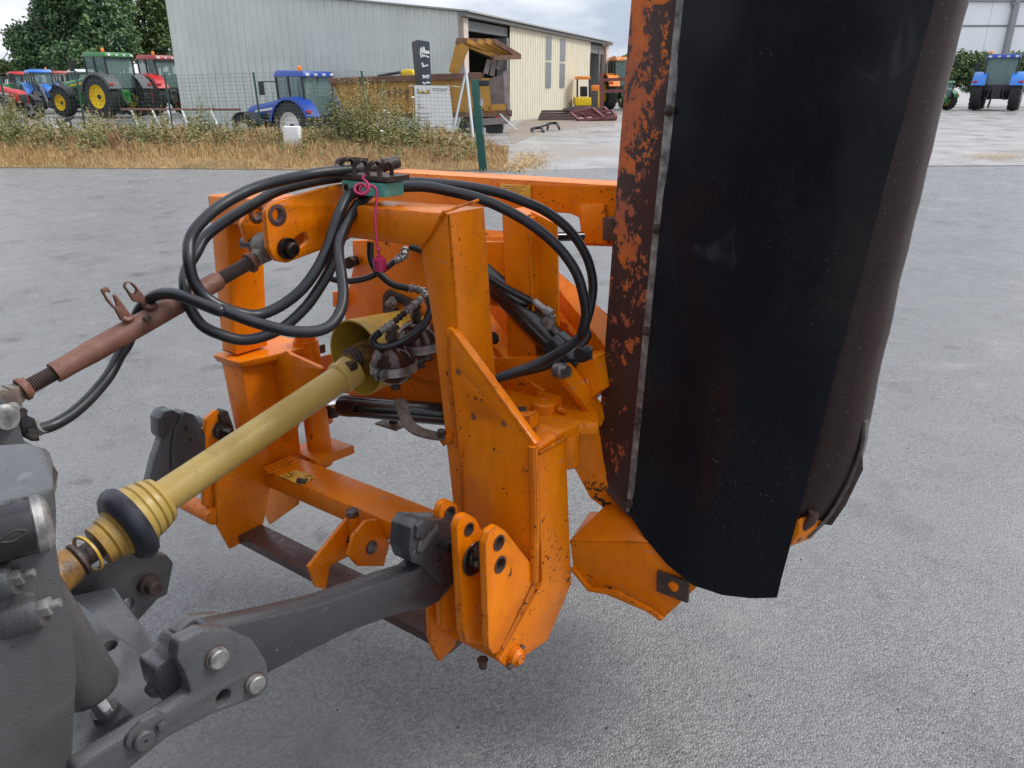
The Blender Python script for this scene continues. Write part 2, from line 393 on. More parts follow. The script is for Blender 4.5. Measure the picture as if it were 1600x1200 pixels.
# ================================================================== GROUND
def ground_z(dist, lat):
    """yard behind the verge dips about a metre, then climbs to the sheds"""
    def ss(a, b, x): t = max(0, min(1, (x-a)/(b-a))); return t*t*(3-2*t)
    k = ss(20.5, 23.5, dist)*(1-ss(33.5, 37.5, dist))*ss(-22, -15.5, lat)*(1-ss(-4.2, -2.4, lat))
    return -1.05*k
def dl(p): q = p-CAMW; return q.dot(fw), q.dot(rt)
def FR(dist, lat, z=0): p = Vector((CAMW.x, CAMW.y, 0))+fw*dist+rt*lat; p.z = z; return p
def gmat(name, c1, c2, rough, scale, c3=None, bmp=.4, patch=.5):
    m, nt, b = nodes(name)
    n = tex(nt, 'Noise', scale, 8, .65); n2 = tex(nt, 'Noise', scale*14, 4, .7); n3 = tex(nt, 'Noise', scale*.28, 5, .6, stretch=(1, .45, 1))
    c = mix(nt, ramp(nt, n.outputs[0], [(.35, 0), (.65, 1)]), c1, c2)
    if c3: c = mix(nt, ramp(nt, n3.outputs[0], [(patch, 0), (patch+.10, .8)]), c, c3)
    setc(nt, b, mix(nt, .35, c, n2.outputs[0], 'OVERLAY'))
    nt.links.new(ramp(nt, n.outputs[0], [(.35, rough-.14), (.65, rough+.16)]), b.inputs['Roughness'])
    bump(nt, b, n2.outputs[0], bmp, .01); MAT[name] = m
gmat('yard', (.20, .19, .18), (.33, .31, .29), .36, .9, (.24, .185, .13), patch=.56)
gmat('yard_dirt', (.17, .135, .105), (.27, .22, .175), .6, 1.2, (.33, .23, .11), patch=.58)
gmat('verge_soil', (.20, .13, .06), (.34, .22, .10), .9, 2.5, (.14, .12, .05))
def asphalt_mat():
    m, nt, b = nodes('asphalt')
    big = tex(nt, 'Noise', .55, 6, .6); mid = tex(nt, 'Noise', 5, 5, .6)
    gr = tex(nt, 'Voronoi', 160); gr.feature = 'F1'
    gr2 = tex(nt, 'Noise', 150, 4, .7)
    stone = mix(nt, ramp(nt, gr.outputs['Color'], [(.15, 0), (.9, 1)]), (.085, .085, .086), (.245, .244, .24))
    c = mix(nt, ramp(nt, big.outputs[0], [(.35, 0), (.68, 1)]), stone, (.18, .18, .178))
    stn = tex(nt, 'Noise', 1.7, 7, .7); c = mix(nt, ramp(nt, stn.outputs[0], [(.53, 0), (.70, .65)]), c, (.085, .084, .085)); c = mix(nt, ramp(nt, stn.outputs[0], [(.30, .6), (.43, 0)]), c, (.27, .258, .24)); oil = tex(nt, 'Noise', 3.4, 3, .5, dist=.4); c = mix(nt, ramp(nt, oil.outputs[0], [(.66, 0), (.72, .55)]), c, (.06, .058, .06))
    c = mix(nt, ramp(nt, mid.outputs[0], [(.66, 0), (.8, .3)]), c, (.26, .235, .21))
    wh = tex(nt, 'Voronoi', 26); sp = ramp(nt, wh.outputs['Distance'], [(.035, 1), (.06, 0)])
    c = mix(nt, math_(nt, 'MULTIPLY', sp, ramp(nt, wh.outputs['Color'], [(.70, 0), (.72, .7)])), c, (.52, .50, .46))
    c = mix(nt, math_(nt, 'MULTIPLY', sp, ramp(nt, wh.outputs['Color'], [(.20, .8), (.23, 0)])), c, (.025, .022, .02))
    setc(nt, b, c)
    nt.links.new(ramp(nt, mid.outputs[0], [(.3, .18), (.7, .34)]), b.inputs['Roughness'])
    h = math_(nt, 'ADD', math_(nt, 'MULTIPLY', ramp(nt, gr.outputs['Distance'], [(0, 1), (.75, 0)]), 1.0), math_(nt, 'MULTIPLY', gr2.outputs[0], .8))
    bump(nt, b, h, .7, .0045); b.inputs['Specular IOR Level'].default_value = .5
    MAT['asphalt'] = m
asphalt_mat()
m = MB(); bm = m.bm; ds = [-30, -8, 0, 8, 14, 16, 18, 20]+[20.5+.6*k for k in range(30)]+[40, 46, 55, 70, 100, 180, 400, 900]; ls = [-900, -300, -120, -60, -40, -30]+[-24+1.2*k for k in range(20)]+[1, 4, 10, 30, 80, 200, 600]
gv = [[bm.verts.new(FR(d, l, ground_z(d, l))) for l in ls] for d in ds]
for a, b in zip(gv, gv[1:]):
    for j in range(len(ls)-1): bm.faces.new((a[j], a[j+1], b[j+1], b[j]))
struct('ground', m, 'yard')
m = MB(); far = [G(-300, 262), G(0, 262.5), G(300, 264), G(600, 266), G(780, 268), G(960, 262), G(1250, 259.5), G(1450, 259), G(1700, 258)]
m.poly_prism([Vector((p.x, p.y, .004)) for p in [FR(-6, 14), FR(-6, -40), FR(14, -40)]+far+[FR(15.6, 30), FR(-6, 30)]], (0, 0, -.03)); struct('asphalt_apron', m, 'asphalt', smooth=False)
# joint line and second slab on the right
plain('joint', (.05, .045, .04), .7)
m = MB(); m.poly_prism([Vector((p.x, p.y, .008)) for p in (G(1440, 260.5), G(1720, 259), G(1720, 258.2), G(1440, 259.5))], (0, 0, -.003)); struct('drain_joint', m, 'joint')
m = MB(); m.poly_prism([Vector((p.x, p.y, .006)) for p in [FR(20, -18), FR(24, -20), FR(44, -31), FR(52, -50), FR(40, -60), FR(23, -28)]], (0, 0, -.012)); struct('dirt_yard', m, 'yard_dirt')
m = MB(); m.poly_prism([Vector((p.x, p.y, .006)) for p in [G(800, 226), G(850, 205), G(960, 196), G(960, 176), G(820, 188), G(790, 205)]], (0, 0, -.003)); struct('dirt_yard', m, 'yard_dirt')
# ------------------------------------------------------------------ verge bank
VL = lambda x: G(x, 262.5+min(max(x, 0), 790)*.007)
m = MB(); bm = m.bm; rows = []
for i in range(9):
    f = i/8; row = []
    for j in range(40):
        x = -260+j*27.0; p0 = G(x, 262.5+max(0, x)*.007); d0, l0 = dl(p0); d = d0+f*6.3
        sc = d/d0; q = FR(d, l0*sc*.985 if x < 700 else l0*(1+(sc-1)*.7))
        q.z = .02+.30*math.sin(min(1, f*1.5)*math.pi/2)*(.75+.5*noise.noise(Vector((j*.3, i*.5, 0))))*(1 if x < 700 else max(0, (793-x)/93))
        if i == 0: q.z = .012
        if i == 8: q.z = -.3
        row.append(bm.verts.new(q))
    rows.append(row)
for a, b in zip(rows, rows[1:]):
    for j in range(39): bm.faces.new((a[j], a[j+1], b[j+1], b[j]))
struct('verge_bank', m, 'verge_soil')
def blade_mat(name, cs, rough=.7):
    m, nt, b = nodes(name); at = nt.nodes.new('ShaderNodeAttribute'); at.attribute_name = 'tint'
    setc(nt, b, ramp(nt, at.outputs['Fac'], [(k/(len(cs)-1), c) for k, c in enumerate(cs)])); b.inputs['Roughness'].default_value = rough
    b.inputs['Subsurface Weight'].default_value = 0; MAT[name] = m
blade_mat('dry_blades', [(.30, .17, .06), (.44, .29, .12), (.50, .37, .18), (.26, .115, .055), (.20, .155, .07)])
blade_mat('weed_leaves', [(.075, .10, .03), (.13, .155, .045), (.21, .21, .075), (.30, .25, .11), (.20, .115, .065)])
blade_mat('leaves_dark', [(.03, .072, .03), (.055, .115, .045), (.09, .165, .065), (.14, .21, .075)])
blade_mat('leaves_mid', [(.030, .062, .02), (.058, .105, .032), (.10, .15, .045), (.16, .19, .06)])
def quads(name, mat, data, parent=None):
    """data: list of (4 corners, tint)"""
    vs, fs, tn = [], [], []
    for q, t in data:
        k = len(vs); vs += q; fs.append(tuple(range(k, k+len(q)))); tn += [t]*len(q)
    me = bpy.data.meshes.new(name); me.from_pydata([tuple(v) for v in vs], [], fs)
    at = me.attributes.new('tint', 'FLOAT', 'POINT'); at.data.foreach_set('value', tn); me.materials.append(MAT[mat]); return link(name, me, parent)
rnd = random.Random(3); U = rnd.uniform
def vz(x, f):
    return .02+.30*math.sin(min(1, f*1.5)*math.pi/2)*(1 if x < 700 else max(0, (793-x)/93))
def vpos(x, f):
    p0 = G(x, 262.5+max(0, x)*.007); d0, l0 = dl(p0); d = d0+f*6.3; sc = d/d0
    q = FR(d, l0*sc*.985 if x < 700 else l0*(1+(sc-1)*.7)); q.z = vz(x, f)-.03; return q
data = []
for k in range(48000):
    x = U(-250, 792); f = U(.0, .8)**1.15+.035*noise.noise(Vector((x*.05, 1, 1)))+.02*noise.noise(Vector((x*.21, 4, 1))); q = vpos(x, f)
    cl = noise.noise(Vector((x*.03, f*7, 2)))
    h = U(.07, .24)*(1+.9*max(0, cl))*(.45+.65*min(1, f*2.0)); 
    if x > 720: h *= .75
    a = U(0, 6.28); wd = U(.0035, .008)*(1+f); s_ = Vector((math.cos(a), math.sin(a), 0)); ln = Vector((U(-.5, .5), U(-.5, .5), 0))*h
    t = min(1, max(0, .38+.5*noise.noise(Vector((x*.014, f*3, 8)))+U(-.28, .28)-(f-.2)*-.25))
    tip = q+ln+up*h; mid = q+ln*.35+up*h*.62
    data.append(([q-s_*wd, q+s_*wd, mid+s_*wd*.7, mid-s_*wd*.7], t)); data.append(([mid-s_*wd*.7, mid+s_*wd*.7, tip], t))
o = quads('dry_grass', 'dry_blades', data); tag(o, 'dry straw-coloured grass along the edge of the asphalt', 'grass', kind='stuff')
data = []
clumps = [(30, .55, 1.05, 30), (60, .45, .8, 26), (150, .35, .75, 26), (165, .6, .7, 20), (235, .45, .7, 30), (262, .5, .8, 24), (320, .7, 1.0, 22), (305, .5, .6, 26), (355, .5, .5, 16), (425, .4, .45, 14), (475, .3, .45, 10), (545, .55, 1.0, 24), (562, .5, 1.2, 28), (580, .5, 1.15, 28), (610, .55, 1.1, 26), (600, .35, .7, 16), (640, .45, .75, 18), (530, .6, .9, 16), (690, .3, .55, 14), (715, .2, .4, 12), (380, .65, .55, 14), (100, .5, .6, 20), (200, .55, .6, 20), (8, .4, .9, 22), (510, .6, .6, 12), (660, .6, .6, 14), (745, .35, .5, 10)]
clumps = [(a_, b_, c_*(1.18 if 520 < a_ < 660 else 1), d_+(10 if 520 < a_ < 660 else 0)) for a_, b_, c_, d_ in clumps]
clumps += [(U(-20, 760), U(.25, .7), U(.35, 1.0), rnd.randint(2, 5)) for _ in range(46)]
for cx, f0, hh, n in clumps:
    green = U(-.25, .18)
    for k in range(n):
        x = cx+rnd.gauss(0, 11); f = min(.95, max(.05, f0+rnd.gauss(0, .09))); b_ = vpos(x, f); h = hh*U(.55, 1.05); ln = Vector((U(-.22, .22), U(-.22, .22), 0))*h
        a = U(0, 6.28); s_ = Vector((math.cos(a), math.sin(a), 0)); tp = b_+ln+up*h
        data.append(([b_-s_*.007, b_+s_*.007, tp+s_*.003, tp-s_*.003], .45+green))
        for j in range(int(26*hh)+10):
            v = U(.12, 1.0); p = b_+ln*v+up*h*v; aa = U(0, 6.28); L_ = U(.035, .10)*(1.25-.7*v); dr = Vector((math.cos(aa), math.sin(aa), U(-.15, .7))).normalized(); sd_ = dr.cross(Vector((U(-1, 1), U(-1, 1), 1))).normalized()*L_*.28
            t = min(1, max(0, .34+green+.34*v+U(-.22, .22)))
            if v > .86 and rnd.random() < .4: t = .78
            data.append(([p, p+dr*L_*.5+sd_, p+dr*L_, p+dr*L_*.5-sd_], t))
for k in range(9000):     # low tangled green and brown growth behind
    x = U(-250, 740); f = U(.3, 1.0); q = vpos(x, f); n_ = noise.noise(Vector((x*.012, f*2, 4)))
    h = U(.02, .26)*(1+n_*.8)*(.6 if 355 < x < 535 else 1); p = q+up*h+Vector((U(-.1, .1), U(-.1, .1), 0)); a = U(0, 6.28); L_ = U(.04, .11); dr = Vector((math.cos(a), math.sin(a), U(-.3, .8))); sd_ = dr.cross(up).normalized()*L_*.3
    t = min(1, max(0, .74+.7*noise.noise(Vector((x*.02, f*2, 9)))+U(-.2, .25)))
    data.append(([p, p+dr*L_*.5+sd_, p+dr*L_, p+dr*L_*.5-sd_], t))
o = quads('weeds', 'weed_leaves', data); tag(o, 'tall green and browning weeds growing along the wire fence', 'weeds', kind='stuff')
data = []
for (cx, cy, sx_, sy_, n_) in ((1560, 245, 34, 4, 900), (1640, 230, 40, 3, 500), (825, 252, 16, 7, 1500), (800, 262, 14, 4, 700), (870, 211, 45, 2.4, 900), (930, 206, 30, 1.5, 500)):
    for k in range(n_):
        q = G(cx+rnd.gauss(0, sx_), cy+rnd.gauss(0, sy_)); q.z = .004; a = U(0, 6.28); L_ = U(.05, .2); dr = Vector((math.cos(a), math.sin(a), U(0, .5)*(1 if cy > 240 and cx < 900 else .2)))*L_; sd_ = dr.cross(up).normalized()*.008
        data.append(([q-sd_, q+sd_, q+dr], U(.2, .7)))
o = quads('loose_hay', 'dry_blades', data); tag(o, 'loose straw and dry grass scattered on the yard', 'straw', kind='stuff')
plain('white_paint', (.74, .74, .72), .5, var=.06); plain('flower_white', (.78, .76, .68), .7)
for k, (x, f, h) in enumerate(((597, .3, .42), (648, .6, .95), (603, .5, .7), (609, .5, .66))):
    q = vpos(x, f); m = MB(); m.tube(q, q+up*h, .004, seg=6); m.sphere(q+up*h, .035, 10, .6); o = m.obj('white_flower', 'flower_white'); tag(o, 'small white umbel flower among the tall weeds', 'flower', 'white umbels in the weeds')

# ------------------------------------------------------------------ wire fence
plain('fence_green', (.028, .075, .06), .45, var=.1); plain('wire_green', (.055, .10, .085), .5)
fence = thing('wire_fence', 'green welded wire fence on thin green posts above the weeds', 'fence', FR(21.2, -9), mower_axes=False); f0 = fence.location.copy()
FD = 21.3
ends = [(-30, 118, 200), (0, 122, 205), (118, 112, 203), (257, 118, 203), (396, 114, 226), (565, 112, 190)]
tops = []
for x, yt, yb in ends:
    lat = dl(W(x+9, 170, FD))[1]; p = FR(FD, lat, .0); m = MB(); zt_ = W(x, yt, FD).z; tp = W(x, yt, FD)
    m.tube(p-f0, tp-f0, .028, seg=10); m.rev(tp-f0, up, [(0, .031), (.02, .026)], 10); m.obj('post', 'fence_green', fence); tops.append((p, tp))
p = FR(FD, dl(W(752, 200, FD))[1]); tops.append((p, p+up*1.75))
m = MB()
vs = []
for (pa, ta), (pb, tb) in zip(tops, tops[1:]):
    n = int((pb-pa).length/.10)
    for k in range(n):
        a_ = pa.lerp(pb, k/n)+up*.1; b_ = ta.lerp(tb, k/n); m.tube(a_-f0, b_-f0, .0030, seg=3)
    for k in range(18):
        f = .08+k*.92/17; m.tube(pa.lerp(ta, f)-f0, pb.lerp(tb, f)-f0, .0030, seg=3)
o = m.obj('wire_mesh', 'wire_green', fence, smooth=False, recalc=False); o['kind'] = 'stuff'

# ------------------------------------------------------------------ shed
K0 = G(727, 197); dL = Vector((-.955, -.297, 0)); dR = Vector((-.297, .955, 0))
shed = thing('storage_shed', 'long metal shed with grey-green gable wall and cream side wall', 'shed', K0, mower_axes=False)
plain('clad_green', (.52, .55, .51), .5, var=.09, scale=.5); plain('clad_cream', (.62, .575, .44), .55, var=.05, scale=1.5); plain('fascia', (.13, .13, .125), .6, var=.1)
plain('roof_sheet', (.30, .30, .29), .6); plain('dark_inside', (.035, .035, .037), .9); plain('steel_beam', (.15, .15, .15), .6); plain('post_pink', (.55, .45, .38), .6); plain('skylight', (.17, .18, .19), .4)
def corr(d, n, s0, s1, z0, z1f, pitch, depth, z0f=None):
    """corrugated cladding from s0 to s1 along d; n = outward normal"""
    m = MB(); bm = m.bm; prev = None; s = s0; k = 0
    seq = [(0, 0), (.55, 0), (.66, 1), (.89, 1)]
    pts = []
    while s < s1:
        for f, hh in seq:
            ss_ = s+f*pitch
            if ss_ <= s1: pts.append((ss_, hh))
        s += pitch
    pts.append((s1, 0))
    for ss_, hh in pts:
        p = d*ss_+n*hh*depth; a = bm.verts.new(p+up*z0); b = bm.verts.new(p+up*z1f(ss_))
        if prev: bm.faces.new((prev[0], a, b, prev[1]))
        prev = (a, b)
    return m
gz = lambda s: 4.03+.11*min(s, 13.9)
corr(dL, -dR, 0, 13.7, 1.3-.9+2.2, gz, .36, .035).obj('gable_cladding', 'clad_green', shed, smooth=False)
corr(dL, -dR, 0, 13.7, -1.3, lambda s: 2.61, .36, .05).obj('gable_cladding', 'clad_green', shed, smooth=False)
m = MB(); m.box((0, 0, 0), (1, 1, 1)); m.bm.free()
def wbox(s0, s1, z0, z1, t0=0, t1=.15, name='wall', mat='clad_cream', d=dR, n=-dL, par=shed, **k):
    m = MB(); P = [d*s0+n*t0, d*s1+n*t0, d*s1+n*t1, d*s0+n*t1]; m.poly_prism([p+up*z0 for p in P], up*(z1-z0)); return m.obj(name, mat, par, smooth=False, **k)
corr(dR, -dL, 5.05, 18.7, -.1, lambda s: 3.86, .36, .035).obj('side_cladding', 'clad_cream', shed, smooth=False)
wbox(0, .42, -.5, 3.85, -.25, .03, 'door_post', 'post_pink'); wbox(22.7, 23.3, 0, 3.85, -.25, .03, 'door_post', 'post_pink'); wbox(4.75, 5.05, 0, 3.4, -.5, -.03, 'door_post', 'steel_beam'); wbox(21.2, 21.6, 0, 3.6, -.4, -.06, 'door_post', 'steel_beam')
wbox(.42, 5.05, 3.45, 3.8, -.35, -.1, 'lintel', 'steel_beam'); wbox(18.7, 22.7, 3.3, 3.75, -.35, -.1, 'lintel', 'steel_beam')
wbox(-.2, 23.6, 3.87, 4.0, -.1, .22, 'fascia', 'fascia')
for a, b in ((10.05, 11.0), (12.5, 13.45)):
    wbox(a, b, 2.68, 3.72, .036, .05, 'roof_light', 'skylight'); wbox(a, b, 1.37, 2.56, .036, .05, 'roof_light', 'skylight')
m = MB(); rp = []
m.poly_prism([-dL*.3+up*4.02-dR*.15, dL*13.9+up*5.56-dR*.15, dL*13.9+up*5.56+dR*23.6, -dL*.3+up*4.02+dR*23.6], up*.06); m.obj('roof', 'roof_sheet', shed, smooth=False)
m = MB(); m.poly_prism([dL*13.9+dR*.06-up*1.2, dL*13.72+dR*.06-up*1.2, dL*13.72+dR*23.3-up*1.2, dL*13.9+dR*23.3-up*1.2], up*6.72); m.obj('back_wall', 'clad_green', shed, smooth=False)
m = MB(); m.poly_prism([dL*.4+dR*23.3, dL*13.7+dR*23.3, dL*13.7+dR*23.3+up*5.5, dL*.4+dR*23.3+up*4.05], dR*.2); m.obj('end_wall', 'clad_green', shed, smooth=False)
m = MB(); m.poly_prism([dL*.4+dR*18.4, dL*13.7+dR*18.4, dL*13.7+dR*18.4+up*5.5, dL*.4+dR*18.4+up*4.05], dR*.2); m.obj('partition', 'clad_green', shed, smooth=False)
wbox(18.75, 19.9, 0, 3.2, -2.6, -2.5, 'inner_panel', 'clad_green')
m = MB(); m.box((0, 0, 0), (1, 1, .01)); m.bm.free()
for s in (6.5, 9, 12): wbox(s, s+.25, 0, 3.9, -9, -8.7, 'roof_post', 'steel_beam')

# white hall on the far right
plain('hall_white', (.78, .79, .80), .5, var=.03, scale=.6); plain('hall_grey', (.24, .25, .26), .5)
hall = thing('white_hall', 'large white clad hall with grey steel column beyond the hedge', 'hall', FR(66, 46), mower_axes=False); h0 = hall.location.copy()
def hbox(x0, x1, y0, y1, d0, d1, name, mat):
    a = W(x0, y1, d0); b = W(x1, y0, d0); la, lb = dl(W(x0, 60, d0))[1], dl(W(x1, 60, d0))[1]
    P = [FR(d0, la, a.z), FR(d0, lb, a.z), FR(d1, lb, a.z), FR(d1, la, a.z)]; m = MB(); m.poly_prism([p-h0 for p in P], up*(b.z-a.z)); return m.obj(name, mat, hall, smooth=False)
xs = [1380, 1466, 1540, 1578, 1660, 1740]
for a, b in zip(xs, xs[1:]):
    hbox(a+.3, b-.3, 3, 39, 66, 66.3, 'cladding_panel', 'hall_white'); hbox(a+.3, b-.3, 42, 84, 66, 66.3, 'cladding_panel', 'hall_white'); hbox(a, b, 84, 132, 66.2, 66.5, 'plinth_panel', 'hall_white')
hbox(1380, 1740, -8, 2, 65.8, 66.4, 'gutter', 'hall_grey'); hbox(1380, 1740, 39.3, 41.6, 65.95, 66.3, 'rail', 'hall_grey'); hbox(1574.5, 1582, -10, 130, 65.6, 66.1, 'column', 'hall_grey'); hbox(1380, 1740, -60, -8, 66.1, 66.4, 'upper_cladding', 'hall_white'); hbox(1571, 1577, 3, 7, 65.6, 65.9, 'floodlight', 'hall_grey')

# ------------------------------------------------------------------ trees and hedges
plain('bark', (.09, .07, .055), .9)
def tree(name, label, base, top, lobes, n, leaf, mat, group=None, trunk_r=.22):
    t = thing(name, label, 'tree' if 'tree' in name else 'hedge', base, group, mower_axes=False)
    m = MB(); hgt = top
    m.sweep([Vector((0, 0, -.3)), Vector((.1, 0, hgt*.25)), Vector((-.1, .1, hgt*.5)), Vector((0, 0, hgt*.72))], trunk_r, 8, 4, rad=lambda f: trunk_r*(1-.8*f))
    for k in range(7):
        a = k*2.4; z = hgt*(.25+.06*k); m.sweep([Vector((0, 0, z)), Vector((math.cos(a), math.sin(a), .6))*hgt*.12+up*z, Vector((math.cos(a), math.sin(a), .9))*hgt*.22+up*z], trunk_r*.4, 6, 3, rad=lambda f: trunk_r*.4*(1-.8*f))
    m.obj('trunk', 'bark', t)
    data = []; tot = sum(l[3]*l[4] for l in lobes)
    for (x, y, z, rx, rz) in lobes:
        for k in range(int(n*rx*rz/tot)):
            v = Vector((rnd.gauss(0, 1), rnd.gauss(0, 1), rnd.gauss(0, 1))).normalized(); rr = U(.45, 1.0)**.5
            cl = noise.noise(Vector((v.x*2.6+x, v.y*2.6+z, v.z*2.6+y))*1.4)
            rr *= 1+.28*cl
            if cl < -.32 and rnd.random() < .7: continue
            p = Vector((x, y, z))+Vector((v.x*rx, v.y*rx, v.z*rz))*rr
            d_ = Vector((U(-1, 1), U(-1, 1), U(-.8, .4))).normalized(); s_ = d_.cross(Vector((U(-1, 1), U(-1, 1), U(-1, 1)))).normalized()*leaf*.38; L_ = leaf*U(.6, 1.3)
            tt = min(1, max(0, .42+.9*cl+U(-.25, .25)))
            data.append(([p, p+d_*L_*.5+s_, p+d_*L_, p+d_*L_*.5-s_], tt))
    quads('crown', mat, data, t); return t
def lobes_px(dist, base, items):
    """items: picture (x, y, half width px, half height px, depth shift)"""
    out_ = []; k = .93*dist/FPX
    for x, y, hw, hh, ds_ in items:
        p = W(x, y, dist+ds_)-base; out_.append((p.x, p.y, p.z, hw*k, hh*k*.93))
    return out_
def tree_px(name, label, bx, dist, top, items, n, leaf, mat, **k):
    lat = dl(W(bx, 133, dist))[1]; base = FR(dist, lat); return tree(name, label, base, top, lobes_px(dist, base, items), n, leaf, mat, **k)
tree_px('broadleaf_tree', 'big dark green broadleaf tree behind the green tractor', 120, 58, 11, [(60, 70, 42, 38, 0), (110, 40, 55, 50, 1), (150, 0, 50, 50, 0), (170, 60, 42, 45, -1), (90, 0, 34, 40, 0), (50, 95, 28, 22, -1), (125, 90, 50, 25, -2), (75, -30, 40, 30, 0), (35, 60, 22, 20, 0), (135, -50, 60, 40, 0)], 46000, .24, 'leaves_dark', trunk_r=.35)
tree_px('broadleaf_tree', 'tree between the big dark tree and the grey-green shed wall', 240, 64, 11, [(235, 40, 32, 40, 0), (255, 75, 32, 30, 0), (225, 75, 26, 24, 0), (245, 10, 25, 30, 0), (275, 30, 30, 40, 2)], 18000, .24, 'leaves_mid', trunk_r=.3)
tree_px('small_tree', 'small light green tree at the left edge beside the dark tree', 5, 60, 5, [(5, 108, 18, 14, 0), (25, 115, 14, 10, 0), (-20, 105, 25, 18, 0)], 5000, .2, 'leaves_mid', trunk_r=.12)
tree_px('bushy_tree', 'bushy green tree beyond the far end of the shed', 965, 75, 5, [(962, 105, 16, 16, 0), (980, 100, 16, 14, 1), (955, 118, 14, 14, 0), (985, 120, 20, 14, 0)], 7000, .26, 'leaves_mid', trunk_r=.2)
tree_px('clipped_hedge', 'dark green hedge in front of the white hall', 1550, 58, 3, [(1470, 115, 28, 26, 0), (1500, 108, 24, 28, 0), (1525, 112, 24, 32, 0), (1550, 118, 24, 26, 0), (1580, 112, 26, 30, 0), (1610, 112, 24, 32, 0), (1640, 115, 30, 26, 0)], 20000, .19, 'leaves_mid', trunk_r=.08)

# ------------------------------------------------------------------ tractors in the yard
plain('tyre', (.022, .022, .023), .75, var=.25, scale=6); plain('tractor_black', (.02, .02, .022), .5); plain('lamp_orange', (.85, .25, .03), .4); plain('mud_grey', (.10, .10, .10), .7)
def glass(name, col, al):
    m, nt, b = nodes(name); setc(nt, b, col); b.inputs['Roughness'].default_value = .05; b.inputs['Alpha'].default_value = al; MAT[name] = m
glass('cab_glass', (.20, .30, .29), .34)
for nme, c, rr in (('jd_green', (.022, .16, .032), .35), ('jd_yellow', (.80, .55, .01), .4), ('nh_blue', (.012, .055, .33), .3), ('sky_blue', (.03, .17, .55), .35), ('mf_red', (.50, .018, .020), .35), ('dark_red', (.30, .02, .02), .4), ('rim_white', (.70, .70, .68), .5), ('fender_grey', (.085, .09, .095), .55), ('pale_roof', (.55, .58, .58), .5), ('silver', (.55, .56, .57), .4)): plain(nme, c, rr, var=.07, scale=2)
def wheel(root, x, y, r, w_, rim, side, lugs=18, name='wheel'):
    m = MB(); c = Vector((x, y, r)); ax = Vector((0, side, 0)); ri = r*.55
    m.rev(c-ax*w_/2, ax, [(0, ri), (.02, r*.72), (.06*w_, r*.90), (.16*w_, r*.955), (.84*w_, r*.955), (.94*w_, r*.90), (w_-.02, r*.72), (w_, ri)], 36, caps=False)
    for k in range(lugs):
        for hf in (-1, 1):
            a0_ = 2*math.pi*(k+(.5 if hf > 0 else 0))/lugs; pts = []
            for (s_, da) in ((0.02, 0), (.5, .26)):
                for dd_ in (-.045, .045):
                    an = a0_+da+dd_; pts.append((s_, an))
            def P_(s_, an, rr_): return c+ax*hf*s_*w_*.96+Vector((math.cos(an), 0, math.sin(an)))*rr_
            q = [pts[0], pts[1], pts[3], pts[2]]
            m.hull8([P_(s_, an, r*.93-(.06*r if s_ > .3 else 0)) for s_, an in q], [P_(s_, an, r*1.0-(.05*r if s_ > .3 else 0)) for s_, an in q])
    wo = m.obj(name, 'tyre', root, smooth=False)
    m = MB(); m.rev(c+ax*(-w_*.40), ax, [(0, ri*1.01), (w_*.80, ri*1.01), (w_*.86, ri*1.04), (w_*.86, ri*.94), (w_*.60, ri*.85), (w_*.55, ri*.45), (w_*.66, ri*.38), (w_*.66, .001)], 30); m.obj('rim', rim, wo)
    m = MB(); m.rev(c+ax*w_*.22, ax, [(0, ri*.22), (w_*.12, ri*.20), (w_*.12, .001)], 14); m.obj('hub', 'tractor_black', wo)
